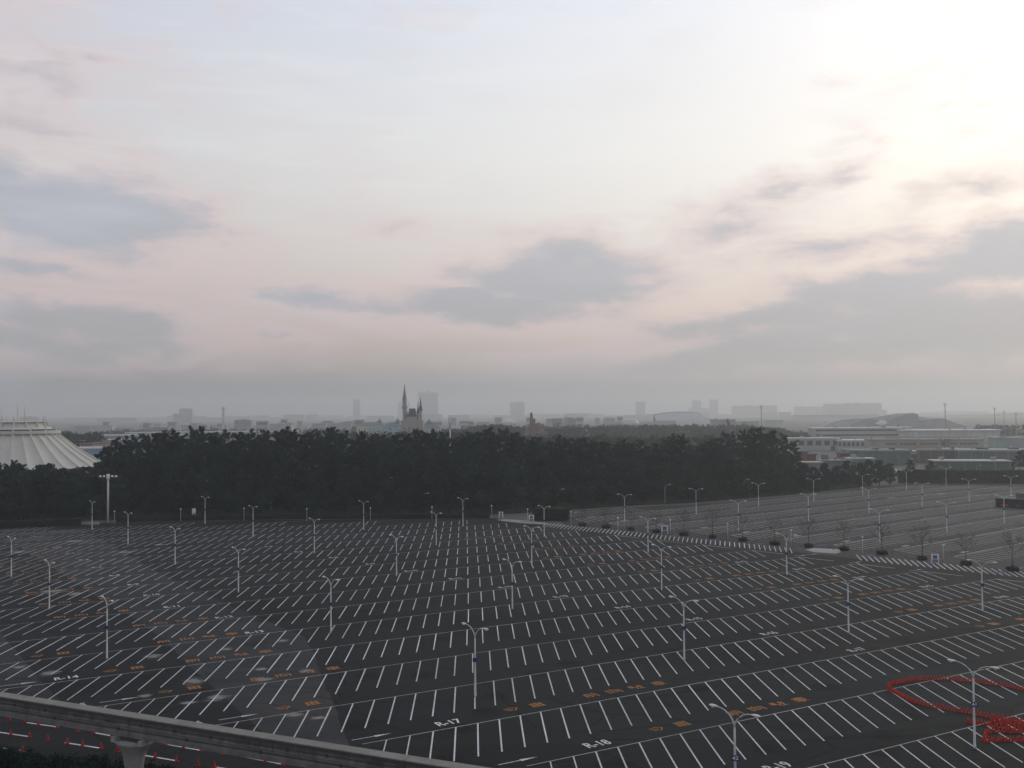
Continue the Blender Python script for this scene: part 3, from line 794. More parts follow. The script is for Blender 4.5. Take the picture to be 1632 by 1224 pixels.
# blue boards on two legs, and small signs
M_SIGNB = mat('sign_blue', (.03, .12, .36), .5, .12, 2.0)
def board(px, py, w, h, label, m, legs=True, white=True):
    p = G(px, py)
    o = thing('sign_board', (p.x, p.y, 0), label, 'sign', None, math.atan2(-p.x, p.y))
    for s in (-1, 1):
        MB().box(s * w / 2 - .08, s * w / 2 + .08, -.06, .06, -.05, h).build('leg', M_LAMP, o)
    MB().box(-w / 2 + .1, w / 2 - .1, -.045, .045, h * .42, h - .05).build('panel', M_LAMP, o)
    MB().box(-w / 2 + .28, w / 2 - .28, -.06, -.046, h * .47, h - .28).build('face', m, o)
board(1059.5, 851, 1.7, 2.4, 'blue and white sign board on two legs left of the middle bare trees', M_SIGNB)
board(1490.5, 897.5, 1.5, 2.1, 'blue and white sign board on two legs between two bare trees at right', M_SIGNB)
board(847, 830.5, 1.5, 2.0, 'blue and white sign board beside the dark clipped hedge block', M_SIGNB)
board(798.5, 825.5, 1.3, 2.1, 'narrow blue and white sign board beside the pale traffic island', M_SIGNB)
board(309, 826, 1.1, 3.4, 'slim white notice board standing before the left part of the forest', M_LAMP)

# ------------------------------------------------------------------ vegetation builders
def leaves(n, pts, size, flat=.5, seed=0):
    """n small faces round the given clump centres (x, y, z, rx, rz)"""
    rng = np.random.default_rng(seed)
    pts = np.array(pts); wgt = pts[:, 3] ** 2 * pts[:, 4] ** .5; wgt /= wgt.sum()
    idx = rng.choice(len(pts), n, p=wgt)
    d = rng.normal(size=(n, 3)); d /= np.linalg.norm(d, axis=1)[:, None]
    r = rng.random(n) ** .45
    c = pts[idx, :3] + d * r[:, None] * np.stack([pts[idx, 3], pts[idx, 3], pts[idx, 4]], 1)
    nn = rng.normal(size=(n, 3)); nn[:, 2] += flat * 2; nn /= np.linalg.norm(nn, axis=1)[:, None]
    a = np.cross(nn, rng.normal(size=(n, 3))); a /= np.linalg.norm(a, axis=1)[:, None]
    b = np.cross(nn, a)
    s = size * (.6 + .8 * rng.random(n))[:, None]
    e = (.35 + .4 * rng.random(n))[:, None]
    v = np.stack([c - a * s, c - b * s * e, c + a * s, c + b * s * e], 1).reshape(-1, 3)
    f = np.arange(4 * n).reshape(-1, 4)
    return v, f
def leaf_mesh(name, vf, m):
    v, f = vf
    me = bpy.data.meshes.new(name)
    me.vertices.add(len(v)); me.vertices.foreach_set('co', v.astype(np.float32).ravel())
    me.loops.add(f.size); me.loops.foreach_set('vertex_index', f.astype(np.int32).ravel())
    me.polygons.add(len(f)); me.polygons.foreach_set('loop_start', np.arange(0, f.size, 4, dtype=np.int32))
    me.polygons.foreach_set('loop_total', np.full(len(f), 4, np.int32))
    me.update(calc_edges=True); me.materials.append(m)
    return me
def pine(seed):                        # a pine about 18 m tall
    rng = random.Random(seed)
    hgt = 18.0
    bend = (rng.uniform(-.7, .7), rng.uniform(-.7, .7))
    tr = lambda t: (bend[0] * math.sin(t * 2.6), bend[1] * math.sin(t * 2.1), hgt * t)
    mb = MB()
    mb.tube([tr(t) for t in (-.03, .2, .4, .6, .8, .95)], [.30, .25, .20, .15, .09, .03], 7)
    cl = []
    nb = 23
    for i in range(nb):
        t = .34 + .62 * (i / (nb - 1)) ** .9
        az_ = i * 2.4 + rng.uniform(-.5, .5)
        reach = (3.9 if t < .62 else 3.9 - 6.4 * (t - .62)) * rng.uniform(.55, 1.12)
        reach = max(reach, .7)
        b0 = Vector(tr(t)); d = Vector((math.cos(az_), math.sin(az_), rng.uniform(.15, .75)))
        e = b0 + d * reach
        mb.tube([b0, b0 + d * reach * .55 + Vector((0, 0, -.1)), e], [.07, .05, .02], 4)
        for s in (.4, .62, .84, 1.02):
            q = b0 + d * reach * s
            cl.append((q.x + rng.uniform(-.4, .4), q.y + rng.uniform(-.4, .4), q.z + .28 + rng.uniform(-.1, .25), rng.uniform(.55, 1.0) * (1 if t < .8 else .7), rng.uniform(.45, .85)))
    for i in range(6):
        q = tr(1.0 - .02 * i); cl.append((q[0] + rng.uniform(-.12, .12) * i, q[1] + rng.uniform(-.12, .12) * i, q[2], .22 + .10 * i, .5))
    return mb.mesh('trunk', M_BARK, True), leaf_mesh('crown', leaves(7400, cl, .22, .0, seed), M_PINE)
def bushy(seed, hgt=11.0):
    rng = random.Random(seed)
    mb = MB(); mb.tube([(0, 0, -.4), (.1, 0, hgt * .4), (0, .15, hgt * .75)], [.26, .18, .06], 7)
    cl = []
    for i in range(38):
        t = rng.random(); a = rng.uniform(0, 6.283)
        zz = hgt * (.14 + .80 * t); rmax = 3.4 * math.sin(math.pi * (.16 + .78 * t)) ** .8
        rr = rmax * rng.uniform(.35, 1.0)
        q = Vector((rr * math.cos(a), rr * math.sin(a), zz))
        cl.append((*q, rng.uniform(.75, 1.35), rng.uniform(.6, 1.05)))
        if i % 3 == 0: mb.tube([(0, 0, zz * .55), q * .9], [.07, .02], 4)
    return mb.mesh('trunk', M_BARK, True), leaf_mesh('crown', leaves(4200, cl, .30, .3, seed), M_LEAF)
PINES = [pine(s) for s in range(11, 18)]
BUSHES = [bushy(s) for s in range(31, 36)]
def tree(kindname, proto, loc, sc, rz, label, cat, group):
    o = thing(kindname, loc, label, cat, group, rz)
    o.scale = sc if isinstance(sc, tuple) else (sc,) * 3
    inst('trunk', proto[0], o); inst('crown', proto[1], o)
    return o

# planted bank under the forest
EDGE = [(-260, 862), (-120, 846), (0, 836), (130, 830), (250, 828), (400, 825.5), (660, 823.5), (790, 821), (905, 813), (1000, 806.5), (1100, 802), (1200, 794), (1300, 785), (1390, 774.5)]
EDG = [G(*q) for q in EDGE]
def edge_at(px):
    for (x0, y0), (x1, y1) in zip(EDGE, EDGE[1:]):
        if x0 <= px <= x1:
            return G(px, y0 + (y1 - y0) * (px - x0) / (x1 - x0))
    return G(px, EDGE[-1][1])
def bank_h(px):                        # height of the bank's crest
    if px < 120: return 6.0
    if px < 190: return 6.0 + 3.0 * (px - 120) / 70
    if px < 1200: return 9.0
    if px < 1290: return 9.0 - 6.0 * (px - 1200) / 90
    return 3.0
mb = MB(); cols = [-260, -180, -100, -40, 0, 60, 120, 190, 260, 340, 420, 500, 580, 660, 740, 820, 905, 950, 1000, 1050, 1100, 1150, 1200, 1245, 1290, 1340, 1390]
prof = [(1.0, -.02), (8, .30), (20, .75), (32, 1.0), (62, 1.0), (90, .0)]
for c_ in cols:
    e = edge_at(c_); dv = Vector((e.x, e.y, 0)).normalized()
    for dd, hh in prof:
        q = e + dv * dd
        mb.v.append((q.x, q.y, bank_h(c_) * hh - (.05 if hh == 0 else 0)))
n_ = len(prof)
for i in range(len(cols) - 1):
    for j in range(n_ - 1):
        mb.f.append((i * n_ + j, (i + 1) * n_ + j, (i + 1) * n_ + j + 1, i * n_ + j + 1))
kind(mb.build('planted_bank', M_SOIL, None, True), 'structure')
def bank_z(px, dd):
    for (d0, h0), (d1, h1) in zip(prof, prof[1:]):
        if d0 <= dd <= d1: return bank_h(px) * max(0, (h0 + (h1 - h0) * (dd - d0) / (d1 - d0)))
    return 0.0
TOPS = [(-100, 738), (0, 734), (20, 739), (60, 747), (120, 752), (152, 748), (166, 722), (178, 706), (200, 698), (235, 692), (280, 686), (330, 688), (375, 690), (440, 688), (500, 683), (545, 685), (565, 697), (580, 692), (600, 698), (625, 688), (655, 690), (700, 692), (720, 698),
        (755, 689), (790, 687), (820, 690), (850, 700), (875, 697), (905, 699), (950, 703), (990, 704), (1030, 706), (1055, 706), (1085, 692), (1100, 704), (1125, 706), (1145, 690), (1175, 686), (1205, 685), (1240, 690), (1262, 700), (1275, 722), (1300, 742), (1330, 745), (1380, 742), (1420, 745)]
def top_at(px):
    for (x0, y0), (x1, y1) in zip(TOPS, TOPS[1:]):
        if x0 <= px <= x1: return y0 + (y1 - y0) * (px - x0) / (x1 - x0)
    return 745
rng = random.Random(5)
PL = 'dark pine inside the tree belt, in front of the skyline pines'
BL = 'rounded dark evergreen low in the tree belt behind the car parks'
npine = nbush = 0
def plant_pine(px, dd, top, label=PL, group='pines of the tree belt', wide=1.0):
    global npine
    e = edge_at(px); dv = Vector((e.x, e.y, 0)).normalized(); q = e + dv * dd
    z0 = bank_z(px, dd)
    zt = H - (top - hz(px)) / F * q.y
    h = max(5.0, zt - z0)
    s = h / 18.2
    k = s ** .6
    tree('pine_tree', PINES[npine % len(PINES)], (q.x, q.y, z0), (k * wide, k * wide, s), rng.uniform(0, 6.28), label, 'tree', group)
    npine += 1
def plant_bush(px, dd, h, label=BL, group='evergreens low in the tree belt'):
    global nbush
    e = edge_at(px); dv = Vector((e.x, e.y, 0)).normalized(); q = e + dv * dd
    s = h / 11.0
    tree('evergreen_tree', BUSHES[nbush % len(BUSHES)], (q.x, q.y, bank_z(px, dd)), (s ** .7 * 1.15, s ** .7 * 1.15, s), rng.uniform(0, 6.28), label, 'tree', group)
    nbush += 1
MARKS = [(-999, 'picture\'s left edge'), (155, 'white cone hall'), (290, 'stepped block on the horizon'), (356, 'thin hazy tower'), (470, 'end of the long pale shed'), (568, 'slim hazy tower'),
         (645, 'tallest spire'), (717, 'slim white pole'), (771, 'low hazy block'), (847, 'reddish rock pinnacle'), (930, 'far woods\' middle'), (1020, 'lone hazy tower'), (1090, 'silver hall\'s middle'), (1164, 'leaning dark crag'), (1213, 'first thin mast')]
mark_n = {}
def skylabel(px):
    m = [t for p_, t in MARKS if p_ <= px][-1]
    mark_n[m] = mark_n.get(m, 0) + 1
    return '%s skyline pine of the tree belt right of the %s' % (ORD[mark_n[m] - 1], m)
x = -70.0
while x < 1270:                         # skyline trees on the crest
    plant_pine(x, rng.uniform(34, 46), top_at(x) + rng.choice((-4, -2, 0, 2, 4, 8)), skylabel(x), 'skyline pines of the tree belt')
    x += rng.uniform(10, 17)
x = -60.0
while x < 1262:                         # second rank, a little lower
    plant_pine(x, rng.uniform(22, 31), top_at(x) + rng.uniform(16, 36), wide=1.1)
    x += rng.uniform(13, 20)
x = -66.0
while x < 1285:
    plant_bush(x, rng.uniform(13, 19), rng.uniform(8.5, 12.5))
    x += rng.uniform(16, 24)
x = -60.0
while x < 1330:
    plant_bush(x, rng.uniform(4.0, 8.5), rng.uniform(5.0, 7.5))
    x += rng.uniform(13, 20)
x = -70.0
while x < 1262:
    plant_bush(x, rng.uniform(24, 32), rng.uniform(10, 13))
    x += rng.uniform(15, 22)
# undergrowth on the bank: no one could count it
cl = []
for i in range(900):
    px_ = rng.uniform(-80, 1330); dd = rng.uniform(1.5, 36)
    e = edge_at(px_); q = e + Vector((e.x, e.y, 0)).normalized() * dd
    cl.append((q.x, q.y, bank_z(px_, dd) + .8, rng.uniform(1.2, 2.2), rng.uniform(.8, 1.8)))
kind(inst('undergrowth', leaf_mesh('undergrowth', leaves(60000, cl, .32, .3, 3), M_LEAF)), 'stuff', 'dark undergrowth covering the bank below the tree belt', 'undergrowth')

# trees and hedge behind the car park beyond, at right
RT = [(1280, 738, 440), (1296, 744, 445), (1314, 738, 450), (1336, 742, 455), (1352, 734, 455), (1370, 738, 460), (1385, 733, 465), (1402, 733, 465), (1418, 738, 470), (1452, 733, 500), (1486, 735, 505), (1478, 742, 500), (1520, 736, 510), (1543, 738, 510), (1572, 742, 515), (1590, 740, 515), (1612, 733, 515), (1626, 718, 520), (1640, 722, 520)]
for i, (px, py, d) in enumerate(RT):
    b = AT(px, 770, d); zt = AT(px, py, d).z; s = (zt) / 18.2
    tree('pine_tree' if px > 1430 else 'evergreen_tree', PINES[i % 7] if px > 1430 else BUSHES[i % 5], (b.x, b.y, 0), (s ** .7, s ** .7, s) if px > 1430 else (zt / 11 * 1.0, zt / 11, zt / 11), i * 1.3,
         'hazy tree behind the car park beyond, %s from the left along its far edge' % ORD[i], 'tree', 'trees along the far edge of the car park beyond')
def hedge(name, pts, w, h, label, m=M_HEDGE, n=None, seed=1, cat='hedge', size=.22):
    P3 = [Vector((p.x, p.y, 0)) for p in pts]
    mb = MB(); cl = []
    for a, b in zip(P3, P3[1:]):
        d = b - a; L = d.length; rz = math.atan2(d.y, d.x)
        mb.box(0, L, -w / 2 + .25, w / 2 - .25, -.05, h - .25, rz, a)
        for i in range(max(2, int(L / .8))):
            q = a + d * ((i + .5) / max(2, int(L / .8)))
            for s in (-.3, .3):
                nn = Vector((-d.y, d.x, 0)).normalized() * (w * s)
                cl.append((q.x + nn.x, q.y + nn.y, h * .5, w * .32, h * .52))
    o = thing(name, P3[0], label, cat); o.location = (0, 0, 0)
    mb.build('woody_core', M_SOIL, o)
    inst('foliage', leaf_mesh('foliage', leaves(n or int(len(cl) * 90), cl, size, .2, seed), m), o)
    return o
hedge('hedge', [G(1432, 769.5), G(1500, 770), G(1640, 770.5), G(1720, 771)], 3, 6.5, 'long dark hedge along the far side of the car park beyond', n=16000, size=.4)
hedge('hedge', [G(-40, 845.5), G(0, 842.5), G(60, 839.5), G(128, 836.5)], 2.5, 2.4, 'dark clipped hedge at the left far corner of the main car park', n=9000)
hedge('hedge', [G(186, 832), G(330, 828.6), G(460, 827.2), G(660, 826.2), G(780, 825)], 2.0, 1.7, 'long low dark hedge between the main car park and forest', n=12000)
hedge('hedge', [G(853, 829), G(905, 829)], 4.5, 4.2, 'dark block of clipped hedge between the two car parks', n=7000)
MB().quad(*[(p.x, p.y, .0) for p in (G(130, 838), G(157, 837), G(157, 834), G(130, 834.5))])
pv = MB().box(-2.8, 2.8, -.3, .3, 0, .85).build('low_wall', M_CONC, None, loc=(*G(144, 836).to_2d(), 0)); tag(pv, 'short pale concrete wall at the end of the left hedge', 'wall')

# bare trees and the clipped shrubs at their feet along the strip
M_TWIG = mat('bare_twigs', (.085, .072, .068), .95, .25, 2.0)
def bare(seed, h=7.0):
    rg = random.Random(seed)
    tk = MB(); tk.tube([(0, 0, 0), (.05, 0, h * .3), (0, .06, h * .55), (.03, 0, h * .8)], [.11, .085, .06, .025], 7)
    cr_ = MB()
    def grow(p, d, L, r, lev):
        q = p + d * L
        cr_.tube([p, p + d * L * .5 + Vector((rg.uniform(-.05, .05), rg.uniform(-.05, .05), .04)) * L, q], [r, r * .8, r * .55], 4 if lev < 2 else 3)
        if lev >= 4: return
        for k in range((4, 3, 3, 4)[lev]):
            nd = (d + Vector((rg.uniform(-.8, .8), rg.uniform(-.8, .8), rg.uniform(-.1, .6)))).normalized()
            grow(p + d * L * rg.uniform(.5, 1.0), nd, L * rg.uniform(.5, .72), r * .55, lev + 1)
    for i in range(9):
        a = i * 2.4 + rg.uniform(-.3, .3); t = .32 + .5 * i / 9
        d = Vector((math.cos(a), math.sin(a), rg.uniform(.5, 1.1))).normalized()
        grow(Vector((0, 0, h * t)), d, h * .25 * (1.2 - .5 * t), .036, 0)
    return tk.mesh('trunk', M_TWIG, True), cr_.mesh('crown', M_TWIG)
BARE = [bare(s) for s in (1, 2, 3, 4)]
TREES = [(928, 838, 812), (966, 841.5, 814), (1005.7, 844.8, 816), (1046.6, 849, 820), (1090, 853, 822), (1135.8, 857.3, 818), (1184, 862.3, 822), (1235, 868, 834), (1289, 872, 832), (1345.4, 876.8, 834), (1405.8, 883.4, 840), (1470, 892, 848), (1540, 900, 854), (1613.8, 909.5, 856)]
shrub_cl = [(.85 * math.cos(a) * r, .85 * math.sin(a) * r, z, .5, .35) for a in np.arange(0, 6.28, .7) for r in (.3, 1.0) for z in (.35, .75)]
shr = leaf_mesh('foliage', leaves(1500, shrub_cl, .11, .2, 9), M_HEDGE)
shc = MB().lathe([(1.05, -.02), (1.2, .3), (1.15, .8), (.9, 1.0)], 14).mesh('woody_core', M_SOIL)
for i, (x, y, ty) in enumerate(TREES):
    p = G(x, y); h = (y - ty) / F * p.y * 1.05
    tree('bare_tree', BARE[i % 4], (p.x, p.y, .2), h / 6.6 * (1 + .10 * math.sin(i * 1.9)), i * 1.7, 'leafless street tree, %s from the left on the strip between the car parks' % ORD[i], 'tree', 'bare trees on the strip')
    s = thing('clipped_shrub', (p.x, p.y, .0), 'low round clipped shrub at the foot of the %s bare tree from the left' % ORD[i], 'shrub', 'clipped shrubs on the strip')
    s.scale = (1.0 + .12 * math.sin(i * 2.1), 1.0, .9)
    inst('woody_core', shc, s); inst('foliage', shr, s)
# shrubs at the bottom left corner
for i, (px, py, w, h) in enumerate([(-20, 1222, 2.6, 2.2), (25, 1230, 2.8, 2.0), (70, 1237, 2.6, 2.0), (118, 1243, 2.8, 2.0), (165, 1248, 2.6, 1.9), (215, 1253, 2.8, 1.9)]):
    p = G(px, py)
    rg = random.Random(i); cl = [(rg.uniform(-w, w), rg.uniform(-1.6, 1.6), rg.uniform(.3, h - .5), rg.uniform(.5, .9), rg.uniform(.4, .7)) for _ in range(46)]
    o = thing('evergreen_shrub', (p.x, p.y, 0), 'dark evergreen shrub in the bottom left corner, %s from the left edge' % ORD[i], 'shrub', 'shrubs by the service road')
    inst('foliage', leaf_mesh('foliage', leaves(5200, cl, .13, .3, i), M_LEAF), o)
    mb = MB()
    for k in range(5): mb.tube([(rg.uniform(-.5, .5), rg.uniform(-.3, .3), -.05), (rg.uniform(-1.5, 1.5), rg.uniform(-1, 1), h * .8)], [.05, .015], 5)
    mb.build('stems', M_BARK, o)

# ------------------------------------------------------------------ the white ribbed cone building
M_SHELL = mat('white_shell', (.60, .585, .53), .6, .06, .15)
M_SHELLD = mat('shell_dark', (.10, .11, .11), .8, .1, .4)  # plain dark grey of the band above the collar
D0 = 500.0
bc = AT(25, 742, D0); zr = AT(25, 672.5, D0).z
k0 = D0 / F
dome = thing('cone_building', (bc.x, bc.y, 0), 'large white cone-shaped hall with ribbed roof at the left edge', 'building')
zb = bc.z; rb_ = 131 * k0
z2 = AT(25, 690, D0).z; r2 = 60 * k0
z3 = AT(25, 687, D0).z
NR = 32
def zcone(t): return zb + (z2 - zb) * (t ** 1.0 * .80 + .20 * t * t)
prof_ = [(rb_ + (r2 - rb_) * t, zcone(t)) for t in np.linspace(0, 1, 7)]
MB().lathe([(rb_ - 4.5, -.2), (rb_ - 4.5, zb - 1.0), (rb_ - 1.5, zb - .8)], 64).build('wall', mat('dome_wall', (.36, .34, .30), .8, .15, .2), dome)
pm = []
for j in range(NR):                      # one roof panel between each pair of ribs
    a0, a1 = 2 * math.pi * j / NR, 2 * math.pi * (j + 1) / NR
    mb = MB()
    for r_, z_ in prof_:
        for s in (0, .25, .5, .75, 1):
            a = a0 + (a1 - a0) * s; dip = .020 * r_ * math.sin(math.pi * s)
            mb.v.append(((r_ - dip * .4) * math.cos(a), (r_ - dip * .4) * math.sin(a), z_ - dip))
    for q in range(len(prof_) - 1):
        for s in range(4): mb.f.append((q * 5 + s, q * 5 + s + 1, (q + 1) * 5 + s + 1, (q + 1) * 5 + s))
    mb.build('roof_panel', M_SHELL, dome, True)
for j in range(NR):
    a = 2 * math.pi * j / NR; ca, sa = math.cos(a), math.sin(a)
    mb = MB()
    for r_, z_ in prof_:
        for s in (-1, 1):
            w_ = .26 * s
            for up in (0, .5): mb.v.append((r_ * ca - w_ * sa, r_ * sa + w_ * ca, z_ + up - .05))
    for q in range(len(prof_) - 1):
        b_ = q * 4
        mb.f += [(b_ + 1, b_ + 3, b_ + 7, b_ + 5), (b_, b_ + 1, b_ + 5, b_ + 4), (b_ + 3, b_ + 2, b_ + 6, b_ + 7)]
    mb.build('roof_rib', M_SHELL, dome)
MB().lathe([(r2 + 1.2, z2 - .6), (r2 + 1.9, z2 - .2), (r2 + 1.9, z3), (r2 + .2, z3 + .1)], 64).build('collar', M_SHELL, dome)
MB().lathe([(r2 - 2.0, z3), (r2 - 2.2, z3 + .9)], 48).build('window_band', M_SHELLD, dome)
MB().lathe([(r2 - 1.9, z3 + .9), (r2 - 4.5, z3 + 2.3), (r2 - 6.0, zr - .35), (r2 - 4.6, zr - .05), (r2 - 4.6, zr), (r2 - 7.5, zr + .25)], 64).build('crown_ring', M_SHELL, dome)
for j in range(NR // 2):
    a = 2 * math.pi * (2 * j) / NR; ca, sa = math.cos(a), math.sin(a)
    MB().tube([((r2 + 1.2) * ca, (r2 + 1.2) * sa, z2 - 1.5), ((r2 + 1.0) * ca, (r2 + 1.0) * sa, z3 + 1.2), ((r2 + 1.0) * ca, (r2 + 1.0) * sa, z3 + 3.0)], [.75, .38, .12], 6).build('fin', M_SHELL, dome)
    MB().tube([((r2 - 3.2) * ca, (r2 - 3.2) * sa, z3 + .8), ((r2 - 5.2) * ca, (r2 - 5.2) * sa, zr + .6), ((r2 - 5.2) * ca, (r2 - 5.2) * sa, zr + 3.2)], [.5, .4, .1], 6).build('fin', M_SHELL, dome)
for dx, tp in ((12, 640), (23, 645), (-14, 650)):
    MB().tube([(dx * k0, -6, zr - 2), (dx * k0, -6, zr + 3), (dx * k0, -6, AT(25, tp, D0).z)], [.38, .26, .05], 6).build('spire', M_SHELL, dome)

# ------------------------------------------------------------------ buildings
HB = {}
def cm(col, var=.14, rough=.8, scale=.08):
    key = (col, var, rough)
    if key not in HB: HB[key] = mat('wall_paint', col, rough, var, scale)
    return HB[key]
M_WIN = mat('window_dark', (.05, .06, .07), .3, .2, .4, spec=.5)
GREY, BLUEG = (.30, .31, .32), (.26, .29, .33)
def block(name, x0, x1, top, d, depth, col, label, cat='building', group=None, roof=None, rooft=1.0, bands=0, cells=0, plant=True, rz=0.0, over=.6, base=0.0, seed=0):
    if d > 2500: d *= 1.5 if name == 'office_tower' else 1.65
    c = AT((x0 + x1) / 2, top, d); w = (x1 - x0) / F * d / 2
    o = thing(name, (c.x, c.y, base), label, cat, group, math.atan2(-c.x, c.y) * .5 + rz)
    h = c.z - base
    MB().box(-w, w, 0, depth, -.1, h - rooft).build('wall', cm(col), o)
    MB().box(-w - over, w + over, -over, depth + over, h - rooft, h).build('roof', cm(roof or col), o)
    rg = random.Random(seed + int(x0))
    if plant:
        for k in range(2):
            xx = rg.uniform(-.7, .5) * w; ww = rg.uniform(.10, .25) * w
            MB().box(xx, xx + ww, depth * .3, depth * .6, h, h + max(1.2, h * .06)).build('roof_plant', cm(col), o)
    for b in range(bands):
        zz = (h - rooft) * (b + .45) / bands
        if cells:
            cw = 2 * w / cells
            for k in range(cells):
                wn = MB().box(-w + cw * (k + .18), -w + cw * (k + .82), -.09, -.003, zz, zz + (h - rooft) * .42 / bands).build('window', M_WIN, o)
        else:
            MB().box(-w + .06 * w, w - .06 * w, -.09, -.003, zz, zz + (h - rooft) * .34 / bands).build('window_band', M_WIN, o)
    return o
# hazy towers on the skyline
block('office_tower', 666, 698, 625.5, 4600, 60, BLUEG, 'broad hazy tower block rising behind the spired building', group='towers on the skyline', bands=16)
block('office_tower', 563, 573.5, 637, 4900, 30, BLUEG, 'slim hazy tower left of the spired building', group='towers on the skyline', bands=14)
block('office_tower', 634, 653, 640.5, 5200, 40, BLUEG, 'faint tower partly hidden behind the tallest spire', group='towers on the skyline', bands=12)
block('office_tower', 813, 836, 641, 4600, 50, BLUEG, 'hazy slab tower above the reddish rock spire', group='towers on the skyline', bands=12)
block('office_tower', 1013.5, 1028, 640.5, 4700, 40, BLUEG, 'lone hazy tower left of the silver hall', group='towers on the skyline', bands=12)
block('office_tower', 1103.5, 1117, 638.5, 5000, 40, BLUEG, 'left one of the two faint towers above the silver hall', group='towers on the skyline', bands=12)
block('office_tower', 1131.5, 1144.5, 637, 5000, 40, BLUEG, 'right one of the two faint towers above the silver hall', group='towers on the skyline', bands=12)
block('apartment_block', 1167, 1238, 646.5, 4300, 40, GREY, 'wide faint apartment block behind the lamp mast', group='apartment blocks on the skyline', bands=8)
block('apartment_block', 1267, 1312, 648, 4200, 40, GREY, 'hazy apartment block left of the widest one', group='apartment blocks on the skyline', bands=8)
block('apartment_block', 1315, 1403, 643, 3600, 40, GREY, 'widest hazy apartment block on the right skyline', group='apartment blocks on the skyline', bands=10)
block('apartment_block', 1394, 1413, 653, 3650, 40, GREY, 'small low block against the right end of the widest one', group='apartment blocks on the skyline', bands=6)
block('apartment_block', 1098, 1130, 650.5, 4600, 40, GREY, 'faint low block below the two twin towers', group='apartment blocks on the skyline', bands=6)
block('apartment_block', 1267, 1400, 661, 2600, 60, GREY, 'long pale grey low block under the apartment blocks', group='apartment blocks on the skyline', bands=3)
block('apartment_block', 1570, 1640, 660, 3000, 60, GREY, 'hazy low block at the right edge of the skyline', group='apartment blocks on the skyline', bands=4)
block('apartment_block', 1512, 1566, 661, 3300, 60, GREY, 'faint low block between two masts on the right skyline', group='apartment blocks on the skyline', bands=4)
block('apartment_block', 276, 306, 659, 2900, 50, BLUEG, 'wider lower half of the stepped block on the left skyline', group='stepped block', bands=5)
block('apartment_block', 286, 305.5, 651.5, 2960, 40, BLUEG, 'taller upper half of the stepped block on the left skyline', group='stepped block', bands=7)
block('apartment_block', 714, 748, 661.5, 3400, 50, BLUEG, 'low hazy block right of the broad tower', group='apartment blocks on the skyline', bands=4)
p = AT(356, 662, 3300)
tw = thing('lattice_tower', (p.x, p.y, 0), 'thin hazy tower right of the stepped block', 'tower')
MB().tube([(0, 0, 0), (0, 0, AT(356, 656, 3300).z), (0, 0, AT(356, 648, 3300).z)], [5, 3.2, 2], 6).build('shaft', cm(BLUEG), tw); MB().lathe([(4, AT(356, 652, 3300).z), (6.5, AT(356, 651, 3300).z), (5, AT(356, 649.5, 3300).z)], 10).build('deck', cm(BLUEG), tw)
# low hazy town along the whole horizon
rg = random.Random(21)
xx = -30.0
while xx < 1660:
    w = rg.uniform(14, 44); d = rg.uniform(3000, 5200)
    block('town_block', xx, xx + w, rg.uniform(658.5, 664) - .0076 * (xx - 816) * .6, d, 50, rg.choice([GREY, BLUEG, (.34, .33, .31)]), 'low block lost in the haze along the horizon', group='low blocks along the horizon', bands=0, seed=3)
    xx += w * rg.uniform(.75, 1.15)
xx = 120.0
while xx < 1240:                         # nearer low roofs between the trees and the horizon
    w = rg.uniform(16, 42); d = rg.uniform(1500, 2500)
    block('warehouse', xx, xx + w, rg.uniform(672, 679) - .0076 * (xx - 816), d, 45, rg.choice([(.34, .35, .36), (.42, .42, .41), (.26, .28, .29)]), 'low hazy warehouse in the flat town beyond the trees', group='low warehouses beyond the trees', roof=rg.choice([(.42, .43, .44), (.34, .35, .37)]), bands=0, plant=False)
    xx += w * rg.uniform(.9, 1.6)
for k in range(46):
    xx = rg.uniform(150, 1200); w = rg.uniform(6, 18); xx = xx - 160 if xx > 1010 else xx; d = rg.uniform(1700, 2450)
    block('town_block', xx, xx + w, rg.uniform(665, 673) - .0076 * (xx - 816), d, 30, rg.choice([(.30, .32, .34), (.36, .36, .36), (.24, .26, .28)]), 'small hazy block in the flat town beyond the trees', group='small hazy blocks beyond the trees', bands=rg.choice([0, 0, 2]), plant=k % 3 == 0, seed=k)
# left: long pale roofs and a pale blue wall
block('shed', 205, 470, 688, 1250, 40, (.36, .37, .38), 'long low shed with pale roof behind the left pines', roof=(.58, .57, .55), bands=1, plant=False)
block('shed', 110, 330, 693, 1000, 40, (.30, .36, .38), 'long grey shed right of the white cone hall', roof=(.52, .54, .55), bands=1, plant=False)
block('shed', 122, 215, 701, 780, 30, (.32, .34, .35), 'low grey shed just right of the white cone hall', roof=(.48, .50, .52), bands=1, plant=False)
block('shed', 118, 190, 713, 600, 16, (.26, .38, .50), 'pale blue walled shed with white roof beside the cone hall', roof=(.66, .68, .70), bands=0, plant=False)
block('pavilion', 128, 146, 707, 690, 10, (.45, .36, .28), 'small brown pavilion behind the pale blue shed', roof=(.20, .14, .11), bands=1, cells=4, plant=False)
block('pavilion', 148, 176, 705, 680, 10, (.50, .42, .34), 'low cream kiosk row behind the pale blue shed', roof=(.34, .24, .18), bands=1, cells=7, plant=False)

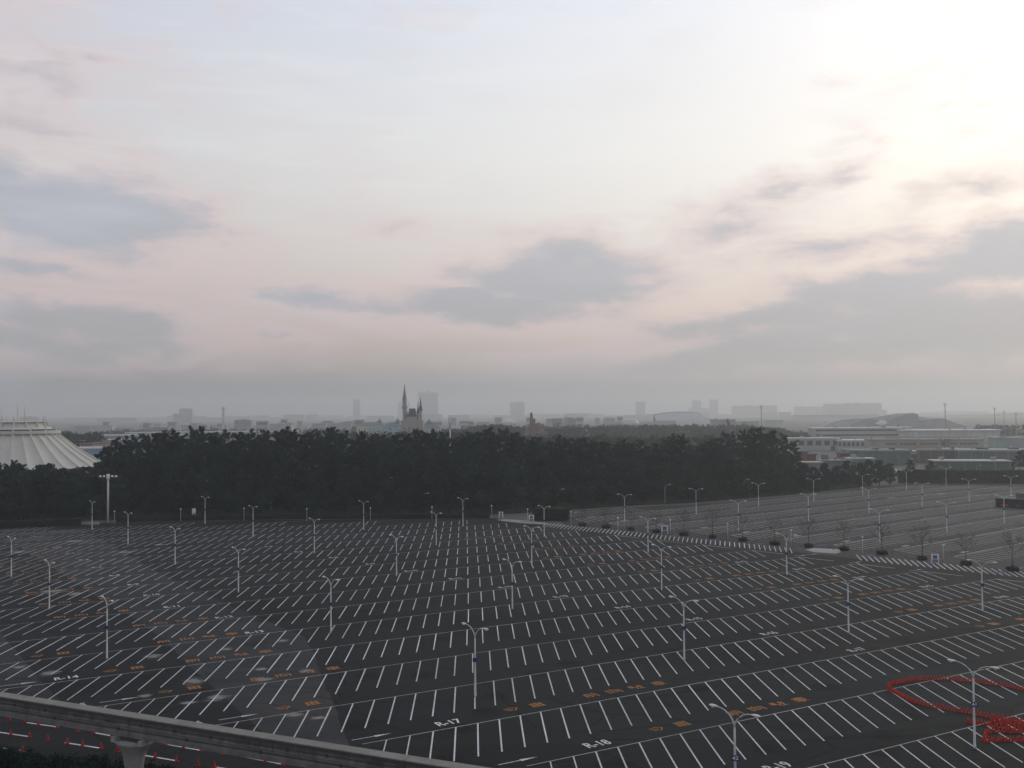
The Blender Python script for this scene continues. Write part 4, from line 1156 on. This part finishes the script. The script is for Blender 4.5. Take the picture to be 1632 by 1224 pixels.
# the spired building, kept plain
M_PALE, M_ROOFB = cm((.33, .315, .305)), cm((.05, .07, .10))
D1 = 980.0; c1 = AT(660, 690, D1); k1 = D1 / F
sb = thing('spired_building', (c1.x, c1.y, 0), 'pale stone building with a tall spire and blue pointed roofs', 'building')
def zz(py): return AT(660, py, D1).z
def xx1(px): return (px - 660) * k1
MB().box(xx1(640), xx1(675), -6, 8, -.2, zz(670)).build('wall', M_PALE, sb)
MB().box(xx1(643), xx1(671), -7.5, -6, -.2, zz(678)).build('front_wing', M_PALE, sb)
def turret(px, w, y0, ytop, yroof, off=0.0):
    r = w / 2 * k1
    t = MB().lathe([(r, -.2), (r, zz(yroof) - 1.2), (r * 1.25, zz(yroof) - .6), (r * 1.25, zz(yroof))], 12, (xx1(px), off, 0)).build('turret', M_PALE, sb)
    MB().lathe([(r * 1.35, zz(yroof)), (r * .55, zz(yroof) + (zz(ytop) - zz(yroof)) * .45), (.12, zz(ytop))], 12, (xx1(px), off, 0)).build('pointed_roof', M_ROOFB, t)
r = 3.1 * k1
t = MB().lathe([(r, -.2), (r, zz(652)), (r * 1.4, zz(650)), (r * 1.4, zz(647)), (r * 1.05, zz(647)), (r * 1.0, zz(638))], 12, (xx1(645), 0, 0)).build('turret', M_PALE, sb)
MB().lathe([(r * 1.25, zz(638)), (r * .5, zz(624)), (.12, zz(611))], 12, (xx1(645), 0, 0)).build('pointed_roof', cm((.30, .25, .22)), t)
turret(650, 3, 690, 654, 664, -4); turret(666, 3.4, 690, 640, 658, 2); turret(670.5, 4.4, 690, 633, 654, 0)
mb = MB(); a0, a1 = xx1(650.5), xx1(664); zt_, ze = zz(651), zz(664)
mb.v = [(a0, -4, ze), (a1, -4, ze), (a1, 6, ze), (a0, 6, ze), (a0 + 1.4, -1, zt_), (a1 - 1.4, -1, zt_), (a1 - 1.4, 3, zt_), (a0 + 1.4, 3, zt_)]
mb.f = [(0, 1, 5, 4), (1, 2, 6, 5), (2, 3, 7, 6), (3, 0, 4, 7), (4, 5, 6, 7)]
mb.build('steep_roof', M_ROOFB, sb)
MB().box(a0, a1, -4, 6, zz(669.9), ze).build('keep', M_PALE, sb)
for k in range(4):
    MB().box(xx1(646 + 7 * k) - .5, xx1(646 + 7 * k) + .5, -7.62, -7.503, zz(685), zz(681)).build('window', M_WIN, sb)

# teal-roofed houses round it
M_TEAL = (.18, .245, .26)
def hipped(x0, x1, eave, ridge, d, depth, col, label, rc=M_TEAL, cup=None):
    c = AT((x0 + x1) / 2, eave, d); w = (x1 - x0) / F * d / 2; zr_ = AT((x0 + x1) / 2, ridge, d).z
    o = thing('house', (c.x, c.y, 0), label, 'building', 'teal-roofed buildings')
    MB().box(-w, w, 0, depth, -.1, c.z).build('wall', cm(col), o)
    mb = MB(); i = min(w * .5, depth * .5)
    mb.v = [(-w - .5, -.5, c.z), (w + .5, -.5, c.z), (w + .5, depth + .5, c.z), (-w - .5, depth + .5, c.z), (-w + i, depth / 2, zr_), (w - i, depth / 2, zr_)]
    mb.f = [(0, 1, 5, 4), (1, 2, 5), (2, 3, 4, 5), (3, 0, 4), (3, 2, 1, 0)]
    rf = mb.build('roof', cm(rc), o)
    if cup:
        cx = (cup - (x0 + x1) / 2) / F * d
        MB().lathe([(2.8, zr_ - 1.2), (2.8, zr_ + .6), (3.6, zr_ + .7), (1.2, zr_ + 3.0), (.1, zr_ + 5.0)], 10, (cx, depth / 2, 0)).build('cupola', cm(rc), rf)
    nw = max(3, int(w / 3))
    for k in range(nw):
        q = -w + 2 * w * (k + .5) / nw
        MB().box(q - .6, q + .6, -.09, -.003, c.z * .55, c.z * .78).build('window', M_WIN, o)
hipped(568, 612, 678, 673, 1250, 14, (.52, .49, .44), 'cream house with teal roof and cupola left of the spired building', cup=604)
hipped(612, 640, 680, 673, 1200, 14, (.40, .46, .46), 'teal-roofed house touching the spired building on its left', cup=633)
hipped(590, 640, 687, 681, 1050, 10, (.46, .46, .44), 'low house with teal roof just above the pines', (.22, .31, .33))
hipped(672, 702, 683, 674, 1150, 14, (.50, .47, .42), 'cream house with teal roof right of the spired building', cup=683)
hipped(715, 733, 683, 678, 1200, 12, (.45, .46, .47), 'small house with pale blue roof right of the spired building', (.40, .48, .58))
# slim white pole between the pines
p = AT(717.5, 700, 420); wp = thing('white_pole', (p.x, p.y, 0), 'slim white pole showing between the pines', 'pole')
for k in range(6):
    z0_, z1_ = p.z - 8 + k * 3, p.z - 8 + k * 3 + 3
    MB().tube([(0, 0, z0_), (0, 0, z1_ - .01)], [.28, .28], 8).build('pole_section', M_LAMP if k % 2 else cm((.40, .38, .37)), wp)
MB().tube([(0, 0, -.1), (0, 0, p.z - 8.01)], [.3, .28], 8).build('pole_foot', M_LAMP, wp)

# reddish rock spires
def rock(px, pw, top, d, label, col, parts, seed):
    rg = random.Random(seed); c = AT(px, 690, d); kk_ = d / F
    o = thing('rock_spire', (c.x, c.y, 0), label, 'rock', 'artificial rocks')
    for j, (dx, w, tp, lean) in enumerate(parts):
        mb = MB(); n = 12; z1 = AT(px, tp, d).z; rows_ = 14
        for q in range(rows_ + 1):
            t = q / rows_; r_ = w * kk_ * (1.0 - .78 * t ** .55) * rg.uniform(.9, 1.1)
            for i in range(n):
                a = 2 * math.pi * i / n; rr = r_ * rg.uniform(.78, 1.18)
                mb.v.append((dx * kk_ + lean * kk_ * t ** 2 + rr * math.cos(a), rr * .8 * math.sin(a), z1 * t + (rg.uniform(-.5, .5) if 0 < q < rows_ else 0)))
        for q in range(rows_):
            for i in range(n): mb.f.append((q * n + i, q * n + (i + 1) % n, (q + 1) * n + (i + 1) % n, (q + 1) * n + i))
        mb.f.append(tuple(range(rows_ * n, rows_ * n + n)))
        mb.build('rock_mass', cm(col, .3, .95), o)
rock(847, 30, 658, 1050, 'reddish brown rock pinnacle rising above the pines', (.18, .13, .115), [(0, 8, 657.5, 0), (4, 10, 667, 0), (10, 13, 674, 1), (17, 11, 676, 0), (-6, 14, 680, 0), (24, 12, 688, 0)], 3)
rock(1164, 20, 668, 1050, 'dark rock crag leaning left above the right pines', (.10, .09, .09), [(2, 8, 668, -7), (6, 9, 680, -2)], 8)

# silver hall with the slanting end
M_SILV = mat('silver_roof', (.54, .54, .54), .45, .08, .03, spec=.5)
D2 = 2000.0
hall = thing('silver_hall', (0, 0, 0), 'large silver curved hall above the far woods', 'building')
def q2(px, py, dd=0): v = AT(px, py, D2 + dd); return (v.x, v.y, v.z)
gnd = lambda px, dd=0: (AT(px, 690, D2 + dd).x, D2 + dd, -.1)
mb = MB(); ps = [(1042, 661.5), (1060, 658.2), (1085, 657), (1108, 658), (1116, 659)]
low = [(1046, 680), (1066, 680), (1094, 680), (1122, 680), (1137, 680)]
for (a, b), (c_, d_) in zip(ps, low): mb.v += [q2(a, b, 40), q2((a + c_) / 2 + 1, (b + d_) / 2 - 3, 14), q2(c_, d_, 0), gnd(c_, 0)]
for i in range(4):
    for j in range(3): mb.f.append((i * 4 + j, i * 4 + j + 1, (i + 1) * 4 + j + 1, (i + 1) * 4 + j))
mb.build('curved_roof', M_SILV, hall, True)
mb = MB(); mb.v = [q2(1041, 660.8, 41), q2(1041, 660.8, 110), gnd(1041, 110), gnd(1041, 41), q2(1045.5, 661.8, 38), gnd(1045, -1)]
mb.f = [(0, 1, 2, 3), (0, 3, 5, 4)]
mb.build('end_wall', cm((.22, .23, .25)), hall)
mb = MB()
for a, b in ps: mb.v += [q2(a, b - .9, 39), q2(a, b - .9, 110), q2(a, b, 39)]
for i in range(4): mb.f += [(i * 3, i * 3 + 1, i * 3 + 4, i * 3 + 3), (i * 3, i * 3 + 3, i * 3 + 5, i * 3 + 2)]
mb.build('roof_edge', cm((.30, .31, .33)), hall)
block('annex', 1136, 1172, 668.5, 1500, 40, (.34, .35, .36), 'grey flat annex at the right end of the silver hall')
p = AT(1007, 675, 1750)
dm = thing('dome', (p.x, p.y, 0), 'small pale dome left of the silver hall', 'building')
MB().lathe([(12, -.1), (12, p.z - 2)], 24).build('wall', cm((.40, .41, .43)), dm); MB().lathe([(12.3 * math.cos(t), p.z - 2 + 10.5 * math.sin(t)) for t in np.linspace(0, 1.5, 8)], 24).build('shell', M_SILV, dm, True)

# halls and sheds on the right
WHT, GRN, TAN = (.56, .57, .56), (.105, .145, .13), (.33, .31, .275)
block('warehouse', 1298, 1432, 681.5, 1080, 40, (.40, .42, .42), 'wide pale warehouse with bright roof right of the forest', roof=(.68, .69, .71), bands=3, plant=False)
block('warehouse', 1436, 1588, 685.0, 1060, 40, (.48, .49, .48), 'wide pale warehouse with bright roof at the right', roof=(.72, .73, .75), bands=0, plant=False, over=1.5)
block('warehouse', 1405, 1452, 680, 1100, 30, (.46, .46, .45), 'pale blank hall between two bright-roofed warehouses', roof=(.46, .46, .46), plant=False)
block('warehouse', 1258, 1337, 698, 880, 25, (.38, .41, .40), 'grey green shed with pale roof beside the forest end', roof=(.55, .52, .47), bands=1, cells=6, plant=False)
block('warehouse', 1336, 1391, 701, 870, 25, (.46, .47, .49), 'pale grey shed with thin bright roof beside the tan building', roof=(.66, .68, .70), bands=1, cells=8, plant=False)
bt = block('tan_building', 1390, 1562, 700, 820, 25, TAN, 'long tan building with bays of windows and dark roof trusses', roof=(.28, .25, .23), rooft=.8, plant=False)
wt = (1562 - 1390) / F * 820 / 2
for i, (b0, b1) in enumerate([(.14, .24), (.27, .41), (.44, .60), (.63, .76), (.79, .95)]):
    x0_, x1_ = -wt + 2 * wt * b0, -wt + 2 * wt * b1
    hh_ = AT(1476, 700, 820).z
    bay = MB().box(x0_, x1_, -.25, -.003, hh_ - 4.6, hh_ - 2.6).build('window_bay', cm((.30, .28, .26)), bt)
    nn_ = 5
    for k in range(nn_):
        a_ = x0_ + (x1_ - x0_) * (k + .12) / nn_; b_ = x0_ + (x1_ - x0_) * (k + .88) / nn_
        MB().box(a_, b_, -.34, -.253, hh_ - 4.3, hh_ - 3.2).build('window', M_WIN, bay)
    for k in range(9):
        q = x0_ + (x1_ - x0_) * k / 8
        MB().box(q - .06, q + .06, -.3, .2, hh_ + .02, hh_ + 1.6 - .3 * (k % 2)).build('truss_post', cm((.16, .14, .13)), bt)
    MB().box(x0_, x1_, -.2, .1, hh_ + 1.62, hh_ + 1.85).build('truss_rail', cm((.16, .14, .13)), bt)
for b0 in (.005, .25, .42, .61, .77):
    x0_ = -wt + 2 * wt * b0
    MB().box(x0_, x0_ + 1.3, -.8, -.004, -.1, AT(1476, 697.5, 820).z).build('pier', cm((.34, .31, .27)), bt)
MB().box(-wt + 2 * wt * .655, -wt + 2 * wt * .70, -3.2, -.9, -.1, AT(1476, 699, 820).z).build('stair_tower', cm((.19, .18, .17)), bt)
block('green_shed', 1354, 1449, 717.5, 640, 30, GRN, 'dark green shed with low roof behind the right trees', roof=(.17, .23, .21), bands=0)
block('green_shed', 1533, 1660, 717, 640, 30, GRN, 'long dark green shed at the right edge', roof=(.30, .34, .34), bands=0)
block('green_shed', 1493, 1606, 734, 500, 14, GRN, 'low green shed with pale roof behind the far hedge', roof=(.52, .53, .50), rooft=.5, bands=0, plant=False)
block('shed', 1440, 1496, 719, 680, 20, (.36, .37, .38), 'grey box shed between the two green sheds', roof=(.40, .40, .41), bands=1, plant=False)
block('shed', 1466, 1520, 716, 660, 8, (.12, .11, .105), 'dark brown shed with stepped front below the tan building', roof=(.30, .29, .28), bands=0, plant=False)
block('shed', 1505, 1534, 714.5, 690, 10, (.46, .46, .45), 'narrow white walled shed left of the long green shed', roof=(.5, .5, .5), bands=1, plant=False)
block('shed', 1354, 1392, 730, 500, 10, (.20, .30, .27), 'low green canopy building with pale roof among the right trees', roof=(.58, .58, .55), rooft=.5, bands=1, cells=10, plant=False)
block('shed', 1268, 1310, 736.5, 480, 10, (.22, .30, .32), 'low grey green shed below the forest end', roof=(.46, .40, .34), rooft=.5, bands=0, plant=False)
block('storage_shed', 1310, 1356, 733, 500, 10, (.17, .22, .21), 'low dark shed with white tank beside it', roof=(.36, .36, .35), rooft=.5)
for x0, x1, tp, lab in [(1268, 1286, 719, 'left one of three dull red gabled stacks'), (1288, 1300, 723, 'middle low one of three dull red gabled stacks'), (1338, 1354, 721, 'right flat one of three dull red gabled stacks')]:
    block('red_shed', x0, x1, tp, 540, 8, (.17, .12, .115), lab + ' behind the right trees', roof=(.17, .125, .12), plant=False)
block('shed', 1590, 1660, 697, 900, 30, (.26, .33, .33), 'grey green hall at the right edge below the skyline', roof=(.34, .38, .38))
for ob in list(COL.objects):
    if ob.parent is None and ob.name.split('.')[0] in ('green_shed', 'warehouse', 'shed', 'storage_shed') and ob.location.x > 150 and ob.location.y < 1200:
        wl = [c for c in ob.children if c.name.startswith('wall')][0].data
        xs_ = [v.co.x for v in wl.vertices]; zs_ = [v.co.z for v in wl.vertices]; ys_ = [v.co.y for v in wl.vertices]
        w_, h_, d_ = max(xs_), max(zs_), max(ys_)
        rq = random.Random(int(ob.location.x * 7))
        n_ = max(3, int(2 * w_ / 7))
        pm_ = MB().box(-.14, .14, -.16, -.003, 0, h_ * .97).mesh('pilaster', cm((.24, .27, .26)))
        for k in range(n_ + 1): inst('pilaster', pm_, ob, (-w_ + 2 * w_ * k / n_, 0, 0))
        for k in range(max(1, n_ // 4)):
            q = rq.uniform(-.9, .85) * w_
            MB().box(q, q + 3.6, -.12, -.003, 0, min(4.2, h_ * .6)).build('door', cm(rq.choice([(.42, .43, .44), (.08, .10, .11), (.30, .31, .30)])), ob)
        for k in range(max(2, n_ // 2)):
            q = rq.uniform(-.95, .9) * w_; y_ = rq.uniform(.1, .8) * d_; hh_ = rq.uniform(.6, 2.0)
            MB().box(q, q + rq.uniform(.8, 3.5), y_, y_ + 2, h_ + .5, h_ + 1.0 + hh_).build('roof_vent', cm(rq.choice([(.45, .46, .47), (.16, .17, .18), (.30, .32, .32)])), ob)
# parked vans among the sheds
for i, (px, py, d) in enumerate([(1432, 729, 560), (1501, 728.5, 560), (1526, 729.5, 560), (1553, 730, 560), (1598, 731.5, 560), (1604, 732, 560), (1271, 742, 470), (1440, 757, 505)]):
    p = AT(px, py, d); z0 = max(0.0, p.z - 1.0)
    o = thing('parked_van', (p.x, p.y, 0), 'small white van parked among the right sheds, %s from the left' % ORD[i], 'van', 'vans among the sheds', R(20 * i))
    mb = MB(); pr_ = [(-2.3, .4), (2.3, .4), (2.3, 1.1), (1.7, 1.25), (1.2, 1.95), (-2.3, 1.95)]
    for y_ in (-.85, .85): mb.v += [(x_, y_, z_) for x_, z_ in pr_]
    mb.f = [(0, 1, 2, 3, 4, 5), (11, 10, 9, 8, 7, 6)] + [(i_, 6 + i_, 6 + (i_ + 1) % 6, (i_ + 1) % 6) for i_ in range(6)]
    mb.build('body', M_LAMP, o)
    MB().box(.2, 1.1, -.87, .87, 1.3, 1.8).build('window', M_WIN, o)
    for x_ in (-1.4, 1.4):
        for y_ in (-.8, .8): MB().tube([(x_, y_ - .1, .35), (x_, y_ + .1, .35)], [.35, .35], 10).build('wheel', M_DARKM, o)
# arched arena
D3 = 1900.0
arena = thing('arena_hall', (0, 0, 0), 'grey arena with overlapping wave-shaped roofs on the right', 'building')
M_AR, M_ARL = cm((.22, .23, .25)), cm((.40, .40, .39))
def wave(pts, dd, th, m, name, depth=60):
    mb = MB()
    for px, py in pts:
        a = AT(px, py, D3 + dd); b = AT(px, py, D3 + dd + depth)
        b.z = a.z + 1
        mb.v += [tuple(a), (b.x, b.y, b.z), (a.x, a.y, -.1)]
    for i in range(len(pts) - 1): mb.f += [(i * 3, (i + 1) * 3, (i + 1) * 3 + 1, i * 3 + 1), (i * 3 + 2, (i + 1) * 3 + 2, (i + 1) * 3, i * 3)]
    mb.build(name, m, arena)
wave([(1310, 680), (1325, 673), (1340, 669), (1358, 667), (1378, 666.5), (1400, 664), (1430, 659.5), (1455, 659)], 60, 1, M_ARL, 'pale_roof')
wave([(1357, 676), (1370, 670), (1385, 667.5), (1402, 668), (1412, 671), (1420, 677)], 20, 1, M_AR, 'wave_roof')
wave([(1405, 678), (1420, 668.5), (1432, 663), (1445, 659.5), (1455, 658.6), (1463, 660.5), (1464, 662)], 0, 1, M_AR, 'wave_roof')
wave([(1450, 668), (1470, 669), (1482, 668), (1494, 667), (1504, 667.5), (1515, 671), (1528, 675.5), (1540, 678.5)], 10, 1, M_AR, 'wave_roof')
wave([(1458, 663.5), (1480, 666), (1500, 666.5), (1510, 670)], 70, 1, M_ARL, 'pale_roof')
# masts on the skyline
for i, (px, tp, d, w) in enumerate([(1213, 647, 1200, .55), (1506, 643, 1500, .9), (1585, 650, 1100, .45), (1600, 655, 1100, .35), (1619, 658, 1150, .5)]):
    p = AT(px, tp, d)
    o = thing('radio_mast', (p.x, p.y, 0), 'tall thin mast on the right skyline, %s from the left' % ORD[i], 'mast', 'masts on the right skyline')
    MB().tube([(0, 0, -.1), (0, 0, p.z * .6), (0, 0, p.z)], [w, w * .8, w * .55], 6).build('shaft', cm((.18, .19, .20)), o)
    MB().box(-w * 3.2, w * 3.2, -.3, .3, p.z * .985, p.z * 1.0).build('crossbar', cm((.18, .19, .20)), o)
    MB().box(-w * 2.2, w * 2.2, -.3, .3, p.z * .93, p.z * .945).build('crossbar', cm((.18, .19, .20)), o)

# far woods: one mass each
def woods(pts, d0, d1, n, hgt, label, seed, size=1.0):
    rg = random.Random(seed); cl = []
    for i in range(int(n / 55)):
        t = rg.random() * (len(pts) - 1); k = int(t); f = t - k
        px = pts[k][0] + (pts[k + 1][0] - pts[k][0]) * f; py = pts[k][1] + (pts[k + 1][1] - pts[k][1]) * f
        d = rg.uniform(d0, d1); q = AT(px, py, d)
        zt = AT(px, py, d0).z * rg.uniform(.72, 1.0)
        for s in (0, .33, .66):
            cl.append((q.x + rg.uniform(-2, 2), q.y, max(1.0, zt * (1 - s) - 1.5), rg.uniform(2.2, 4.2), rg.uniform(1.6, 3.2)))
    o = inst('woods', leaf_mesh('woods', leaves(n, cl, size, .3, seed), M_FARWOOD))
    kind(o, 'stuff', label, 'woods')
woods([(690, 686), (740, 684), (770, 678), (800, 677), (830, 681), (870, 684), (920, 681), (980, 679.5), (1040, 678.5), (1100, 678), (1150, 679), (1200, 679), (1245, 684), (1262, 690)], 1080, 1180, 70000, 14, 'far hazy woods behind the right half of the forest', 1, 1.0)
woods([(560, 690), (620, 690), (700, 688), (760, 690), (830, 694), (900, 696), (980, 696), (1060, 697), (1140, 694)], 640, 720, 40000, 12, 'hazy woods just behind the pines', 4, .8)
woods([(84, 684), (105, 690), (125, 692), (150, 690), (165, 695)], 760, 830, 12000, 14, 'dark hazy grove just right of the white cone hall', 2, .9)
woods([(1245, 690), (1290, 690), (1330, 686), (1400, 684)], 1100, 1200, 9000, 14, 'hazy grove beside the pale warehouses', 6, 1.1)

woods([(150, 689), (210, 686), (270, 688), (340, 684.5), (420, 687), (500, 684), (560, 686)], 1350, 1500, 16000, 14, 'hazy strip of trees beyond the left half of the forest', 7, 1.3)
woods([(560, 681), (700, 680), (850, 678), (1000, 677), (1200, 676)], 1500, 1600, 16000, 14, 'thin hazy strip of trees below the skyline', 8, 1.4)
woods([(1556, 678), (1580, 679), (1610, 677), (1650, 679)], 1250, 1350, 5000, 14, 'hazy strip of trees behind the right warehouses', 9, 1.2)
# enclosure at the right edge of the car park beyond: dark hedge box with a small roof and coloured panels
p0, p1 = G(1587, 808), G(1660, 812)
enc = thing('bus_shelter', (p0.x, p0.y, 0), 'long dark low shelter with red and blue panels at the right edge', 'shelter', None, math.atan2(p1.y - p0.y, p1.x - p0.x))
Lx = (p1 - p0).length
MB().box(0, Lx, 0, 8, 0, 3.0).build('wall', cm((.012, .016, .015)), enc)
MB().box(-.3, Lx + .3, -.5, 8.5, 3.0, 3.25).build('roof', cm((.10, .105, .10)), enc)
MB().box(Lx * .42, Lx * .7, 2, 7, 3.25, 5.2).build('roof_box', cm((.10, .13, .13)), enc)
for a, b, m in ((.12, .28, (.35, .05, .04)), (.44, .55, (.03, .08, .28)), (.62, .80, (.35, .05, .04))):
    MB().box(Lx * a, Lx * b, -.08, -.003, .5, 1.1).build('panel', cm(m), enc)

# steam over two roofs
def steam(px, py, d, s, label):
    m = bpy.data.materials.new('steam'); m.use_nodes = True; m.node_tree.nodes.clear(); N = NT(m.node_tree)
    pv_ = N.n('ShaderNodeVolumePrincipled'); pv_.inputs['Color'].default_value = (.98, .98, .98, 1); pv_.inputs['Density'].default_value = .25
    o = N.n('ShaderNodeOutputMaterial'); N.put(o.inputs['Volume'], pv_.outputs[0])
    rg = random.Random(int(px)); c = AT(px, py, d); me = MB()
    n = 16
    pr = []
    for j in range(9):
        t = j / 8; pr.append([(s * (1.6 * math.sin(math.pi * (.06 + .88 * t))) * rg.uniform(.75, 1.15), s * (t - .5) * 1.5)])
    me.lathe([q[0] for q in pr], n)
    me.v = [(x * rg.uniform(.8, 1.2), y * rg.uniform(.8, 1.2), z + rg.uniform(-.12, .12) * s) for x, y, z in me.v]
    ob = me.build('steam', m, None, True, loc=c); kind(ob, 'stuff', label, 'steam')
steam(811, 673, 1050, 5.0, 'puff of white steam above the far woods left of the rock')
steam(1405, 674, 1350, 5.0, 'puff of white steam before the arena roofs')

# ------------------------------------------------------------------ haze over the whole place
hm = bpy.data.materials.new('haze'); hm.use_nodes = True; hm.node_tree.nodes.clear()
N = NT(hm.node_tree)
pvn = N.n('ShaderNodeVolumePrincipled')
pvn.inputs['Color'].default_value = (.895, .93, .955, 1)
pvn.inputs['Density'].default_value = HAZE_DENSITY
pvn.inputs['Anisotropy'].default_value = HAZE_G
o = N.n('ShaderNodeOutputMaterial'); N.put(o.inputs['Volume'], pvn.outputs[0])
hazeo = MB().box(-12300, 12300, -900, 13800, -1.1, 235).build('haze', hm)
kind(hazeo, 'stuff', 'pale morning haze filling the air over the car parks', 'haze')
